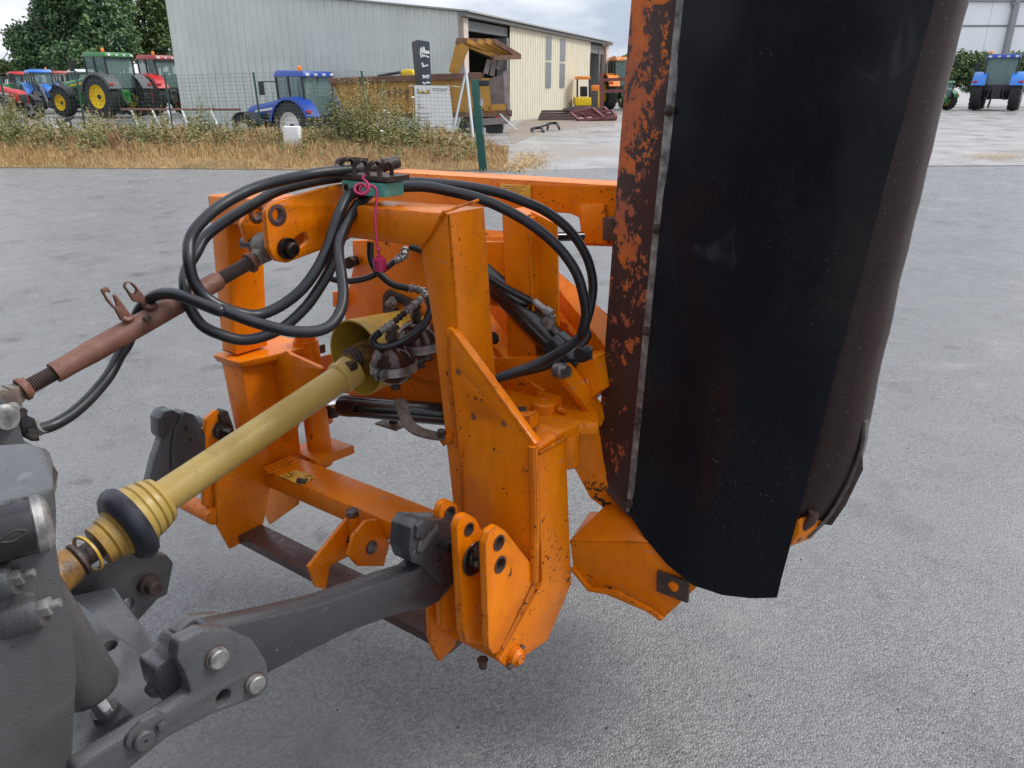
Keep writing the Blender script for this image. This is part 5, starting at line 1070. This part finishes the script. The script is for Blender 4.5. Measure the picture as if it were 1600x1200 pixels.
# right pivot: floor plate, capped pin, linkage to the head
m = MB(); m.plate('C', .735, [(705, 590), (780, 605), (850, 560), (932, 600), (936, 662), (905, 663), (870, 680), (832, 664), (800, 648), (740, 640)], .028, rnd=.01, bev=.004); piv = m.obj('pivot_plate', 'orange', mower)
c = C(851, 641, .735); m = MB(); m.rev(c, UPV, [(0, .034), (.022, .034), (.026, .030), (.027, .016), (.024, .014)], 28); m.obj('pivot_cap', 'orange', piv)
m = MB(); m.box((c.x-.036, c.y+.016, c.z), (c.x+.036, c.y+.026, c.z+.038)); m.xf(Matrix.Identity(4)); m.obj('lock_plate', 'orange', piv, bevel=.002)
m = MB(); m.tube(c+Vector((.04, 0, .012)), c+Vector((.062, -.002, .012)), .007); m.obj('bolt', 'orange_worn', piv)
m = MB(); m.rev((c.x, c.y, c.z-.22), UPV, [(0, .038), (.20, .040)], 28); m.obj('pivot_pin', 'orange', piv)
m = MB(); m.plate('B', .56, [(770, 560), (930, 560), (940, 610), (905, 640), (840, 625), (772, 620)], .08, bev=.004); m.obj('knuckle', 'orange', piv)
# steering rods to the head
for (p, q, wd, bb) in (((880, 578), (940, 655), .034, .50), ((908, 560), (955, 615), .026, .60), ((912, 545), (960, 592), .022, .64)):
    m = MB(); m.ribbon([B(*p, bb), B(*q, bb+.10)], .05, wd*.6, (0, 1, .2), 0); m.obj('link_bar', 'orange', piv, bevel=.004)
m = MB(); q = B(870, 578, .47); m.rev(q, Vector((1, -.15, .1)), [(-.01, .010), (.0, .019), (.022, .020), (.026, .015), (.036, .014)], 20); m.obj('pivot_pin', 'bolt_steel', piv)
m = MB(); q = B(913, 552, .50); m.hexa(q-Vector((0, 0, .012)), UPV, .022, .026); m.rev(q, NB, [(0, .02), (.02, .018)], 16); m.obj('lock_nut', 'rubber', piv, bevel=.002)
bolt(B(772, 528, .55), NB, .013, .012, piv, 'dark_steel')
m = MB(); m.ribbon([B(740, 480, .62), B(800, 560, .60), B(860, 610, .58)], .06, .02, (0, 1, .2), 4); m.obj('link_bar', 'orange', piv, bevel=.003)

q = B(884, 690, .45); m = MB(); m.rev(q, UPV, [(-.06, .030), (-.055, .034), (.025, .034)], 26); m.obj('pivot_sleeve', 'orange', piv)
# head support arm under the pivot
m = MB(); sf = [B(870, 648, .50), B(884, 684, .51), B(896, 730, .53), B(922, 779, .585), B(948, 797, .64), B(1045, 880, .72), B(975, 640, .69)]; m.hull8(sf, [p+Vector((0, .10, 0)) for p in sf]); sup = m.obj('head_support', 'orange', mower, bevel=.004)
ft = [B(888, 842, .50), B(952, 782, .52), B(1012, 812, .545), B(1030, 872, .555), B(1090, 920, .56), B(1050, 960, .555), B(1034, 968, .545), B(920, 925, .50), B(893, 888, .50)]
m = MB(); f1 = [B(890, 845, .50), B(895, 885, .50), B(920, 918, .50), B(1036, 968, .55), B(1092, 915, .57), B(1020, 848, .555)]
m.poly_prism(f1, (-.02, .13, .02)); m.obj('support_foot', 'orange', sup, bevel=.004)
m = MB(); m.hull8([B(890, 845, .498), B(1022, 847, .553), B(1012, 812, .60), B(953, 782, .62)], [B(890, 850, .52), B(1022, 852, .575), B(1012, 820, .63), B(953, 790, .65)]); m.obj('support_top', 'orange', sup, bevel=.002)
m = MB(); m.ribbon([B(893, 886, .497), B(921, 920, .497), B(965, 927, .50), B(1018, 955, .527), B(1034, 967, .54)], .012, .012, (0, 1, 0), 0); m.obj('weld_flange', 'orange', sup, bevel=.002)
m = MB(); m.poly_prism([B(1029, 890, .548), B(1078, 907, .560), B(1077, 940, .560), B(1028, 921, .548)], (0, -.010, 0)); wp = m.obj('wear_pad', 'rust_dark', sup, bevel=.002)
m = MB(); m.rev(B(1053, 916, .543), NB, [(0, .014), (.004, .014), (.006, .007), (.006, .004)], 20); m.obj('pad_bolt', 'orange_worn', wp)

# ---------------------------------------------------------------- flail head, folded upright
HB = .58
fh = MB()
def lerp(a, b, f): return a+(b-a)*f
def edge(line, y):
    for (x0, y0), (x1, y1) in zip(line, line[1:]):
        if y <= y1 or (x1, y1) == line[-1]: return x0+(x1-x0)*(y-y0)/(y1-y0)
LEFT = [(1018, -420), (990, 0), (966, 300), (935, 720)]
STRIP = [(1108, -420), (1066, 0), (1027, 370), (985, 800)]
RIGHT = [(1578, -420), (1461, 0), (1335, 470), (1215, 930)]
HOODR = [(1600, -420), (1512, 0), (1470, 170), (1378, 560), (1352, 690), (1330, 750), (1296, 806), (1250, 846)]
# front steel sheet
m = MB(); bm = m.bm; ly = bm.verts.layers.float.new('across'); rows = []
NR, NC = 44, 8
for i in range(NR+1):
    y = lerp(-420, 732, i/NR); row = []
    for j in range(NC+1):
        u = j/NC; x = lerp(edge(LEFT, y), edge(STRIP, y)+10, u); yy = y+(lerp(0, 72, u) if i == NR else lerp(0, 72, u)*i/NR)
        v = bm.verts.new(B(x, yy, HB+.03*(1-u)**2)); v[ly] = .455+.05*u+.34*max(0, u-.52)+max(0, min(1, (y-60)/650))*.15*(1-.5*abs(math.sin(y*.011))); row.append(v)
    rows.append(row)
for a, b in zip(rows, rows[1:]):
    for j in range(NC): bm.faces.new((a[j], a[j+1], b[j+1], b[j]))
bmesh.ops.recalc_face_normals(bm, faces=bm.faces)
r_ = bmesh.ops.solidify(bm, geom=bm.faces[:], thickness=.006)
flail = m.obj('flail_head', 'head_sheet', mower, recalc=True, ang=50)
m = MB(); m.sweep([B(edge(LEFT, y), y, HB+.03) for y in range(-420, 721, 60)], .0042, 8, 1); m.obj('sheet_edge', 'rust_steel', flail)
m = MB(); m.hull8([B(918, 735, HB+.02), B(937, 722, HB+.02), B(992, 802, HB-.004), B(980, 806, HB-.004)], [B(918, 735, HB+.06), B(937, 722, HB+.06), B(992, 802, HB+.04), B(980, 806, HB+.04)]); m.obj('sheet_flange', 'rust_brown', flail, bevel=.002)
# clamp strip and its bolts
m = MB(); P_ = [B(edge(STRIP, y)+lerp(-1, -1, 0), y, HB-.008) for y in range(-420, 801, 61)]
m.ribbon(P_, .020, .004, (1, 0, .0), 1); m.obj('clamp_strip', 'zinc_dirty', flail, bevel=.0008)
m = MB(); P2 = [p+Vector((.016, .006, 0)) for p in P_]; m.ribbon(P2, .014, .006, (1, 0, 0), 1); m.obj('strip_back', 'rust_brown', flail)
for x, y in ((1045, 173), (1024, 358), (1010, 517), (996, 657), (985, 786), (1066, -30)):
    bolt(B(edge(STRIP, y)-2, y, HB-.010), NB, .0085, .010, flail, 'rust_dark', stud=.006)
# rubber flap with a soft belly
m = MB(); bm = m.bm; rows = []; NR, NC = 40, 18
botl = [(985, 800), (1010, 838), (1045, 880), (1085, 912), (1130, 927), (1175, 932), (1215, 931)]
for i in range(NR+1):
    row = []
    for j in range(NC+1):
        u = j/NC
        k = u*(len(botl)-1); q = min(int(k), len(botl)-2); bx = lerp(botl[q][0], botl[q+1][0], k-q); by = lerp(botl[q][1], botl[q+1][1], k-q)
        f = i/NR; y = lerp(-420, by, f); 
        x = lerp(edge(STRIP, y)+6, edge(RIGHT, y), u)
        if y > 780: x = lerp(lerp(edge(STRIP, 780)+6, edge(RIGHT, 780), u), bx, (y-780)/(by-780+1e-6)) if by > 781 else bx
        bow = -.030*math.sin(math.pi*u*.9)-.012*u+.008*noise.noise(Vector((u*2, f*5, 1)))+.003*noise.noise(Vector((u*5, f*14, 4))); x += (1.6*noise.noise(Vector((0, i*1.7, 2)))*u if j == NC else 0)
        row.append(bm.verts.new(B(x, y, HB-.003+bow)))
    rows.append(row)
for a, b in zip(rows, rows[1:]):
    for j in range(NC): bm.faces.new((a[j], a[j+1], b[j+1], b[j]))
bmesh.ops.recalc_face_normals(bm, faces=bm.faces); bmesh.ops.solidify(bm, geom=bm.faces[:], thickness=.008)
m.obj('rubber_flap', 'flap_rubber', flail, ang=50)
# hood: rolled steel round the rotor
m = MB(); bm = m.bm; rows = []
prof = [(-.10, .06), (.05, .02), (.30, .02), (.43, .022), (.475, .035), (.500, .065), (.51, .10), (.505, .14), (.48, .20), (.42, .27), (.32, .33), (.15, .36), (0, .34), (-.10, .26), (-.12, .15)]
NRH = 48
S0, S1 = B(edge(STRIP, -420), -420, HB), B(985, 800, HB)
for i in range(NRH+1):
    y = lerp(-420, 842, i/NRH); r0 = B(edge(HOODR, y), y, HB+.10); o = S0.lerp(S1, (r0.z-S0.z)/(S1.z-S0.z))
    wv = .004*noise.noise(Vector((i*.35, 0, 3)))
    rows.append([bm.verts.new(o+Vector(((px if px < .3 else px/.51*(r0.x-o.x))+wv*(px > .4), py, 0))) for px, py in prof])
for a, b in zip(rows, rows[1:]):
    for j in range(len(prof)): bm.faces.new((a[j], a[(j+1) % len(prof)], b[(j+1) % len(prof)], b[j]))
bm.faces.new(rows[-1]); bm.faces.new(rows[0][::-1])
m.obj('hood', 'hood', flail, ang=60)
# swollen lower end of the hood, skid and end plate
E3 = lambda x, y, db=0: B(x, y, HB+.05+db)
m = MB(); m.poly_prism([E3(1300, 560), E3(1372, 575), E3(1350, 690), E3(1335, 740), E3(1290, 800), E3(1250, 832), E3(1240, 800), E3(1255, 700)], (-.07, .16, 0)); m.bm.free()
m = MB(); m.poly_prism([E3(1348, 690, .03), E3(1349, 735, .03), E3(1322, 790, .03), E3(1300, 822, .03), E3(1285, 820, .03), E3(1288, 800, .03), E3(1310, 770, .03), E3(1335, 720, .03)], (-.05, .14, 0)); m.obj('skid', 'rust_dark', flail, bevel=.004)
m = MB(); m.poly_prism([E3(1240, 852, .02), E3(1245, 820, .02), E3(1284, 798, .02), E3(1284, 822, .02), E3(1270, 840, .02)], (-.03, -.06, 0)); m.obj('end_plate', 'orange', flail, bevel=.004)
m = MB(); m.ribbon([B(x, y, HB+.06+db) for x, y, db in ((1353, 655, .03), (1349, 695, .03), (1330, 748, .03), (1298, 802, .02), (1262, 838, .0))], .03, .008, (0, 1, .1), 5); m.obj('wear_rim', 'bolt_steel', flail, bevel=.002)
m = MB(); m.sweep([E3(1272, 800, -.02), E3(1265, 815, -.02), E3(1250, 826, -.02), E3(1243, 840, -.02)], .012, 10); m.obj('roller_end', 'rust_brown', flail)

# ================================================================== TOP LINK
tlk = thing('top_link', 'rusty red top link turnbuckle between tractor and orange headstock', 'top link', (TLX, -.25, 1.0))
PX_ = lambda x, y: A(x, y, TLX)
b0, b1 = PX_(84, 583), PX_(343, 437); dirv = (b1-b0).normalized(); ln = (b1-b0).length
m = MB(); m.rev(b0, dirv, [(0, .0145), (0, .0185), (ln*.10, .0187), (ln*.20, .0205), (ln*.75, .0205), (ln*.86, .0190), (ln-.006, .0188), (ln, .0165), (ln, .012)], 32); brl = m.obj('barrel', 'rust_red', tlk)
m = MB(); m.rev(b0+dirv*.012-UPV*.0015+Vector((.002, -.004, 0)), dirv, [(0, .0165), (.035, .0166), (.042, .012)], 24); m.obj('bare_patch', 'zinc_dirty', brl)
def thread(p0, p1, r, par):
    p0, p1 = Vector(p0), Vector(p1); d = p1-p0; n = int(d.length/.0038); prof = []
    for k in range(n): prof += [(d.length*k/n, r*.88), (d.length*(k+.5)/n, r)]
    m = MB(); m.rev(p0, d, prof, 20); return m.obj('threaded_rod', 'rust_dark', par, ang=70)
t0 = PX_(33, 611); t1 = PX_(400, 405)
thread(t0, b0+dirv*.004, .0140, tlk); thread(b1-dirv*.004, t1, .0140, tlk)
for q, rr in ((PX_(36, 608), .021), (PX_(391, 411), .021)):
    m = MB(); m.rev(q, dirv, [(-.004, .014), (-.004, rr), (.004, rr), (.004, .014)], 24); m.hexa(q-dirv*.004, dirv, rr*.9, .014); m.obj('lock_ring', 'rust_red', tlk, bevel=.001)
m = MB(); e0 = PX_(398, 406); e1 = Vector((TLX, tpin.y, tpin.z))
m.hull8([e0+Vector((dx, 0, dz)) for dx, dz in ((-.012, -.013), (.012, -.013), (.012, .013), (-.012, .013))], [e1+(e1-e0)*-.15+Vector((dx, 0, dz)) for dx, dz in ((-.02, -.024), (.02, -.024), (.02, .024), (-.02, .024))])
m.rev(e1-PA*.022, PA, [(0, .012), (0, .028), (.044, .028), (.044, .012)], 24); m.obj('eye_end', 'rust_steel', tlk, bevel=.003)
m = MB(); q = PX_(14, 622); m.hull8([t0+Vector((dx, 0, dz)) for dx, dz in ((-.012, -.013), (.012, -.013), (.012, .013), (-.012, .013))], [q+Vector((dx, 0, dz)) for dx, dz in ((-.02, -.02), (.02, -.02), (.02, .02), (-.02, .02))])
m.rev(q-dirv*.02-PA*.022, PA, [(0, .012), (0, .03), (.044, .03), (.044, .012)], 24); m.obj('eye_end', 'rust_steel', tlk, bevel=.003)
# handle lugs on the barrel: an eye and an open hook
pl_h = [z6(*p) for p in ((785, 400), (740, 395), (688, 310), (692, 285), (722, 282), (750, 300), (850, 430), (800, 440))]
m = MB(); m.plate('A', TLX+.004, pl_h, .009, [(z6(738, 333)[0], z6(738, 333)[1], .0085, -.006, .010)], rnd=.008, bev=.002); m.obj('handle_eye', 'rust_red', brl)
pl_h = [z6(*p) for p in ((672, 500), (640, 440), (570, 350), (563, 325), (590, 310), (612, 330), (610, 348), (592, 335), (582, 345), (600, 385), (640, 430), (648, 415), (628, 360), (640, 350), (735, 480), (700, 505))]
m = MB(); m.plate('A', TLX+.004, pl_h, .009, rnd=.003, bev=.002); m.obj('handle_hook', 'rust_red', brl)
m = MB(); q = A(*z6(810, 485), TLX+.02); m.tube(q-PA*.004, q+PA*.006, .0062, seg=14); m.obj('grease_nipple', 'rust_dark', brl)
for q in (z6(705, 492), z6(835, 425)):
    m = MB(); m.sweep([A(q[0]-8, q[1]-2, TLX+.012), A(*q, TLX+.014), A(q[0]+8, q[1]-4, TLX+.012)], .005, 8); m.obj('weld_bead', 'rust_red', brl)

# ================================================================== PTO SHAFT
pto = thing('pto_shaft', 'drive shaft in a pale yellow plastic tube with black rubber ring', 'drive shaft', (TLX, -.1, .6))
QX = lambda x, y: A(x, y, TLX)
s0, s1 = QX(247, 783), QX(541, 585); pd = (s1-s0).normalized(); pl_ = (s1-s0).length
m = MB(); m.rev(s0, pd, [(0, .030), (0, .0345), (pl_*.5, .034), (pl_, .0335), (pl_, .029)], 36); tubeo = m.obj('guard_tube', 'guard_yellow', pto)
m = MB(); m.rev(s1-pd*.028, pd, [(0, .0345), (.004, .040), (.012, .041), (.016, .037), (.026, .039), (.046, .042), (.050, .041), (.050, .030)], 36); ec = m.obj('end_collar', 'guard_yellow', pto)
q = s1+pd*.02+(CAMM-s1).normalized()*.036+UPV*.012; m = MB(); m.hull8([q+Vector(v)*.010 for v in ((-1, -1, -1), (1, -1, -1), (1, 1, -1), (-1, 1, -1))], [q+Vector(v)*.010 for v in ((-1, -1, 1), (1, -1, 1), (1, 1, 1), (-1, 1, 1))]); m.obj('slot', 'rust_dark', ec)
m = MB(); m.tube(s1, Vector((gx.x, gx.y+.0, gx.z)), .021); m.obj('inner_shaft', 'rust_dark', pto)
def along(t): return s0-pd*t-UPV*.010*min(1, max(0, t*12))
m = MB(); m.rev(along(-.012), -pd, [(0, .0345), (.003, .047), (.012, .051), (.015, .048), (.019, .054), (.028, .056), (.031, .052), (.035, .058), (.046, .059), (.049, .056), (.053, .061), (.066, .062), (.068, .03)], 40); m.obj('guard_bell', 'guard_yellow', pto)
m = MB(); m.rev(along(.047), -pd, [(0, .040), (.001, .062), (.005, .074), (.014, .079), (.026, .078), (.037, .070), (.043, .058), (.041, .040)], 44); m.obj('rubber_ring', 'rubber_ring', pto)
m = MB(); m.rev(along(.082), -pd, [(0, .030), (0, .050), (.010, .051), (.014, .046), (.028, .045), (.032, .041), (.048, .040), (.048, .032)], 36); m.obj('locking_collar', 'collar_yellow', pto)
m = MB(); m.rev(along(.11), -pd, [(0, .021), (.085, .021)], 24); m.obj('inner_shaft', 'rust_dark', pto)
m = MB(); m.rev(along(.148), -pd+Vector((.16, 0, .12)), [(0, .034), (0, .039), (.005, .039), (.005, .034), (0, .034)], 36, caps=False); m.obj('spring_ring', 'guard_yellow_old', pto)
m = MB(); m.rev(along(.164), -pd, [(0, .022), (.0, .034), (.006, .035), (.010, .030)], 28); m.obj('shaft_ring', 'rust_dark', pto)
m = MB(); m.rev(along(.172), -pd, [(0, .024), (.004, .033), (.04, .038), (.055, .044), (.10, .044), (.13, .03)], 28); m.obj('yoke', 'yoke_rust', pto)

# ================================================================== TRACTOR REAR
trac = thing('tractor_rear', 'grey cast rear linkage of a tractor with lower links and lift cylinder', 'tractor', (-.05, -.6, .1))
def t1_(x, y): return (x/3.75, 620+y/3.75)
def t2_(x, y): return (x/3.333, 880+y/3.333)
# right lower link, curved flat arm with hook
LX = .385
top = [(300, 978), (335, 968), (400, 950), (470, 938), (540, 922), (600, 897), (640, 880), (668, 872)]
bot = [(720, 905), (712, 912), (700, 925), (680, 945), (660, 950), (640, 952), (560, 985), (480, 1022), (420, 1047), (360, 1060)]
outl = [(330, 985), (360, 978), (430, 962), (500, 945), (560, 925), (610, 905), (648, 893), (676, 868), (690, 822), (704, 811), (712, 830), (716, 905), (686, 940), (664, 952), (645, 953), (600, 967), (540, 990), (480, 1020), (420, 1052), (380, 1062), (335, 1060)]
m = MB(); m.plate('A', LX, outl, .046, rnd=.008, bev=.003); lk = m.obj('lower_link', 'cast_grey_dark', trac, label='dark grey lower link arm on the near side')
# hook head and latch
m = MB(); m.plate('A', LX+.008, [(639, 862), (642, 826), (652, 811), (670, 812), (690, 812), (702, 812), (713, 832), (716, 903), (690, 915), (660, 885), (645, 880)], .054, rnd=.008, bev=.004); m.obj('link_hook', 'cast_grey_dark', lk)
m = MB(); m.plate('A', LX+.016, [(650, 842), (652, 822), (664, 812), (680, 812), (684, 820), (664, 846)], .05, rnd=.008, bev=.006); m.obj('hook_latch', 'cast_grey_dark', lk)
m = MB(); m.plate('A', LX+.013, [(656, 845), (668, 838), (684, 818), (688, 826), (672, 850), (660, 866), (652, 862)], .012, rnd=.006, bev=.003); m.obj('latch_lever', 'cast_grey', lk)
for q in ((685, 852), (688, 875), (662, 860)): 
    m = MB(); m.rev(A(*q, LX+.0095), PA, [(-.003, .0042), (.0002, .0042)], 14); m.obj('hole', 'black_paint', lk)
# cast rocker that carries the link: cheek plates, bolts, holes
RX = .395
m = MB(); m.plate('A', RX, [(118, 1200), (150, 1178), (250, 1120), (300, 1085), (288, 1050), (276, 1030), (280, 1003), (318, 985), (360, 984), (396, 1000), (418, 1035), (422, 1072), (405, 1090), (330, 1118), (260, 1155), (170, 1230), (110, 1260)], .028,
    [(350, 1090, .0115)], rnd=.010, bev=.005); rk = m.obj('link_carrier', 'cast_grey', trac)
m = MB(); m.plate('A', RX-.062, [(270, 1040), (276, 990), (300, 968), (345, 962), (385, 975), (400, 1010), (400, 1070), (300, 1085), (230, 1095)], .026, rnd=.010, bev=.005); m.obj('carrier_cheek', 'cast_grey', rk)
m = MB(); m.plate('A', RX-.026, [(262, 1066), (272, 1030), (280, 1004), (296, 990), (306, 1002), (310, 1075), (280, 1095)], .038, rnd=.006, bev=.006); m.bm.free()
m = MB(); m.plate('A', RX-.05, [(240, 1046), (258, 1034), (270, 1018), (280, 1000), (300, 985), (312, 1080), (268, 1108), (248, 1080)], .05, rnd=.014, bev=.008); m.obj('carrier_web', 'cast_grey', rk)
for q, r in (((338, 1027), .0155), ((397, 1067), .0145)):
    m = MB(); m.rev(A(*q, RX+.0005), PA, [(0, r*1.1), (.003, r*1.1), (.003, r), (.009, r), (.011, r*.85)], 26); m.obj('pivot_bolt', 'zinc_dirty', rk)
    m = MB(); m.rev(A(*q, RX+.0004), PA, [(0, r*1.22), (.0012, r*1.2)], 26); m.obj('rust_ring', 'rust_brown', rk)
m = MB(); m.plate('A', RX+.006, [(196, 1166), (200, 1150), (222, 1128), (252, 1112), (264, 1120), (258, 1138), (228, 1166), (208, 1176)], .008, rnd=.012, bev=.003); m.obj('boss', 'cast_grey', rk)
m = MB(); m.rev(A(223, 1155, RX+.006), PA, [(0, .0145), (.006, .0145), (.008, .012), (.008, .003), (.004, .002)], 26); m.obj('pivot_bolt', 'cast_grey', rk)
bolt(A(251, 1133, RX+.006), PA, .008, .006, rk, 'cast_grey', False)
# cross casting going back to the far link
CZ = .56
m = MB(); m.plate('C', CZ, [(105, 930), (180, 915), (240, 1000), (255, 1040), (290, 1070), (225, 1112), (150, 1180), (100, 1190)], .07,
    [(168, 1008, .014)], rnd=.01, bev=.008); m.obj('link_yoke', 'cast_grey', trac)
FX = -.20
m = MB(); m.plate('A', FX, [(110, 905), (140, 890), (200, 868), (262, 868), (272, 880), (262, 930), (248, 936), (190, 1000), (150, 1010), (108, 960)], .035, [(200, 945, .014)], rnd=.008, bev=.005); fl_ = m.obj('far_carrier', 'cast_grey', trac)
m = MB(); m.rev(A(231, 912, FX+.001), PA, [(0, .024), (.012, .022), (.014, .016), (.035, .015), (.037, .012)], 22); m.obj('pivot_bolt', 'rust_dark', fl_)
# far lower link with its hook
m = MB(); m.plate('A', -.47, [(230, 770), (242, 720), (252, 690), (256, 660), (262, 648), (288, 644), (302, 652), (320, 682), (318, 705), (300, 722), (270, 770), (250, 830), (225, 850)], .034, rnd=.006, bev=.004); l2 = m.obj('lower_link', 'cast_grey', trac, label='grey lower link arm on the far side behind the drive shaft')
m = MB(); m.plate('A', -.462, [(268, 700), (272, 672), (288, 643), (304, 648), (322, 680), (322, 703), (296, 722), (268, 735)], .05, rnd=.006, bev=.004); m.obj('link_hook', 'cast_grey_dark', l2)
m = MB(); m.plate('A', -.465, [(250, 680), (249, 655), (256, 643), (270, 640), (286, 648), (272, 664), (262, 682), (254, 688)], .05, rnd=.008, bev=.006); m.obj('hook_latch', 'cast_grey_dark', l2)
for q in ((291, 669), (297, 687)): 
    m = MB(); m.rev(A(*q, -.461), PA, [(-.003, .0045), (.0002, .0045)], 14); m.obj('hole', 'black_paint', l2)
m = MB(); m.ribbon([A(245, 790, -.478), A(238, 850, -.42), A(232, 900, -.30), A(228, 915, FX-.03)], .085, .03, (0, .3, 1), 6); m.obj('link_arm', 'cast_grey', l2, bevel=.004)
# near housing that closes the lower left corner
HX = .30
def hs(pts, v, th, name, mat='cast_grey', holes=(), rnd=.01, bev=.006, par=trac): return MB().plate('A', v, pts, th, holes, rnd=rnd, bev=bev).obj(name, mat, par)
hs([(-260, 790), (0, 782), (60, 770), (88, 758), (91, 800), (90, 850), (100, 920), (118, 985), (122, 1060), (118, 1130), (112, 1260), (-260, 1300)], .33, .09, 'rear_housing')
m = MB(); m.hull8([A(-160, 704, .20), A(40, 690, .20), A(80, 702, .20), A(88, 745, .25)], [A(-160, 800, .332), A(30, 792, .332), A(86, 764, .332), A(90, 770, .27)]); 
m.obj('housing_shoulder', 'cast_grey', trac, bevel=.008)
hs([(-200, 640), (0, 618), (25, 640), (40, 690), (60, 700), (40, 712), (-200, 712)], .10, .08, 'top_link_mount', rnd=.008)
# round black cap with pale rim
cp0 = A(48, 822, .335); ca = Vector((.28, .95, -.06)).normalized()
m = MB(); m.rev(cp0-ca*.16, ca, [(0, .036), (.155, .035), (.163, .034), (.165, .020)], 36); cp = m.obj('black_cap', 'black_paint', trac)
m = MB(); m.rev(cp0+ca*.002, ca, [(0, .035), (.002, .0372), (.012, .036), (.018, .030), (.021, .018)], 36); m.obj('cap_rim', 'zinc_dirty', cp)
m = MB(); m.sweep([cp0-ca*.03+Vector((.032, -.01, .008)), cp0-ca*.015+Vector((.031, -.01, .014)), cp0-ca*.005+Vector((.033, -.01, .010)), cp0-ca*.02+Vector((.034, -.01, .003)), cp0-ca*.032+Vector((.034, -.01, .005))], .0016, 8); m.obj('cap_mark', 'dark_steel', cp)
# bolted bosses on the housing
for (x, y), r in (((40, 898), .018), ((82, 945), .020)):
    q = A(x, y, .345); d_ = Vector((.55, .75, .12)).normalized()
    m = MB(); m.rev(q-d_*.07, d_, [(0, r*1.35), (.05, r*1.3), (.058, r*1.15)], 24); bs = m.obj('boss', 'cast_grey', trac)
    m = MB(); m.hexa(q-d_*.014, d_, r*.62, .012); m.tube(q-d_*.002, q+d_*.010, r*.30, seg=14); m.obj('bolt', 'zinc_dirty', bs, bevel=.001)
# the tractor itself goes on behind the viewer's left shoulder: axle housing, wheels, fenders, cab
m = MB(); m.box((-.32, -2.3, .55), (.22, -1.02, 1.15)); m.tube((-1.0, -1.85, .9), (.9, -1.85, .9), .14); m.obj('axle_housing', 'cast_grey', trac, bevel=.03)
for s_, xc in ((-1, -.98), (1, .80)):
    m = MB(); c_ = Vector((xc, -1.85, .86)); ax_ = Vector((s_, 0, 0)); r = .84; w_ = .44
    m.rev(c_-ax_*w_/2, ax_, [(0, r*.55), (.02, r*.72), (.04, r*.90), (.08, r*.95), (w_-.08, r*.95), (w_-.04, r*.90), (w_-.02, r*.72), (w_, r*.55)], 40, caps=False); tw = m.obj('rear_wheel', 'tyre', trac)
    m = MB(); m.rev(c_-ax_*w_*.4, ax_, [(0, r*.56), (w_*.8, r*.56), (w_*.6, r*.45), (w_*.6, .01)], 30); m.obj('rim', 'rim_white', tw)
    m = MB(); rows = []
    for k in range(13):
        an = R(15+140*k/12); rows.append([m.bm.verts.new(Vector((xc+dx, -1.85-math.cos(an)*.93, .86+math.sin(an)*.93))) for dx in (-.24, .24)])
    for a_, b_ in zip(rows, rows[1:]): m.bm.faces.new((a_[0], a_[1], b_[1], b_[0]))
    bmesh.ops.solidify(m.bm, geom=m.bm.faces[:], thickness=.03); m.obj('fender', 'tractor_black', trac)
m = MB(); m.hull8([(-.86, -1.30, 1.2), (.62, -1.30, 1.2), (.60, -2.9, 1.2), (-.84, -2.9, 1.2)], [(-.84, -1.42, 2.75), (.60, -1.42, 2.75), (.58, -2.8, 2.75), (-.82, -2.8, 2.75)]); cbb = m.obj('cab', 'tractor_black', trac, bevel=.05)
m = MB(); m.hull8([(-.92, -1.25, 2.76), (.68, -1.25, 2.76), (.66, -2.95, 2.76), (-.90, -2.95, 2.76)], [(-.84, -1.35, 2.95), (.60, -1.35, 2.95), (.58, -2.85, 2.95), (-.82, -2.85, 2.95)]); m.obj('roof', 'cast_grey', cbb, bevel=.05)
m = MB(); m.box((-.42, -5.0, .9), (.30, -2.95, 1.75)); m.obj('bonnet', 'tractor_black', trac, bevel=.06)
# lift cylinder
a0, a1 = A(92, 1000, .175), A(146, 1082, .19); dd = (a1-a0).normalized()
m = MB(); m.rev(a0-dd*.12, dd, [(0, .046), (.12+(a1-a0).length-.012, .044), (.12+(a1-a0).length, .038), (.12+(a1-a0).length, .02)], 36); lc_ = m.obj('lift_cylinder', 'cast_grey', trac)
m = MB(); m.tube(a1-dd*.02, a1+dd*.045, .0155); m.obj('piston_rod', 'chrome', lc_)
m = MB(); m.rev(a1+dd*.036, dd, [(0, .016), (0, .021), (.014, .021), (.02, .018)], 24); m.sphere(a1+dd*.07, .024, 20); m.obj('rod_eye', 'cast_grey', lc_)
m = MB(); q = a1+dd*.07; m.rev(q-PA*.03, PA, [(0, .028), (.06, .028)], 22); m.obj('pivot_boss', 'cast_grey', lc_)
# hydraulic coupler, hose tail and top link bracket clutter
m = MB(); m.plate('A', .02, [(24, 640), (42, 638), (44, 650), (56, 655), (60, 676), (64, 690), (50, 690), (38, 684)], .04, rnd=.003, bev=.003); cpl = m.obj('hose_coupler', 'black_paint', trac)
for q in ((30, 642), (48, 676)): m = MB(); m.hexa(A(*q, .022), PA, .008, .012); m.obj('bolt', 'dark_steel', cpl)
m = MB(); m.rev(A(6, 652, .105), PA, [(0, .020), (.004, .020), (.008, .016), (.016, .015)], 24); m.obj('mount_pin', 'zinc_dirty', trac)
bolt(A(19, 638, .105), PA, .007, .005, trac, 'zinc_dirty')
m = MB(); m.tube(D(56, 672, 1.30), D(66, 666, 1.30), .0125, seg=18); m.obj('hose_ferrule', 'zinc_dirty', trac)
for o_ in list(bpy.data.objects):
    if 'off' in o_: del o_['off']
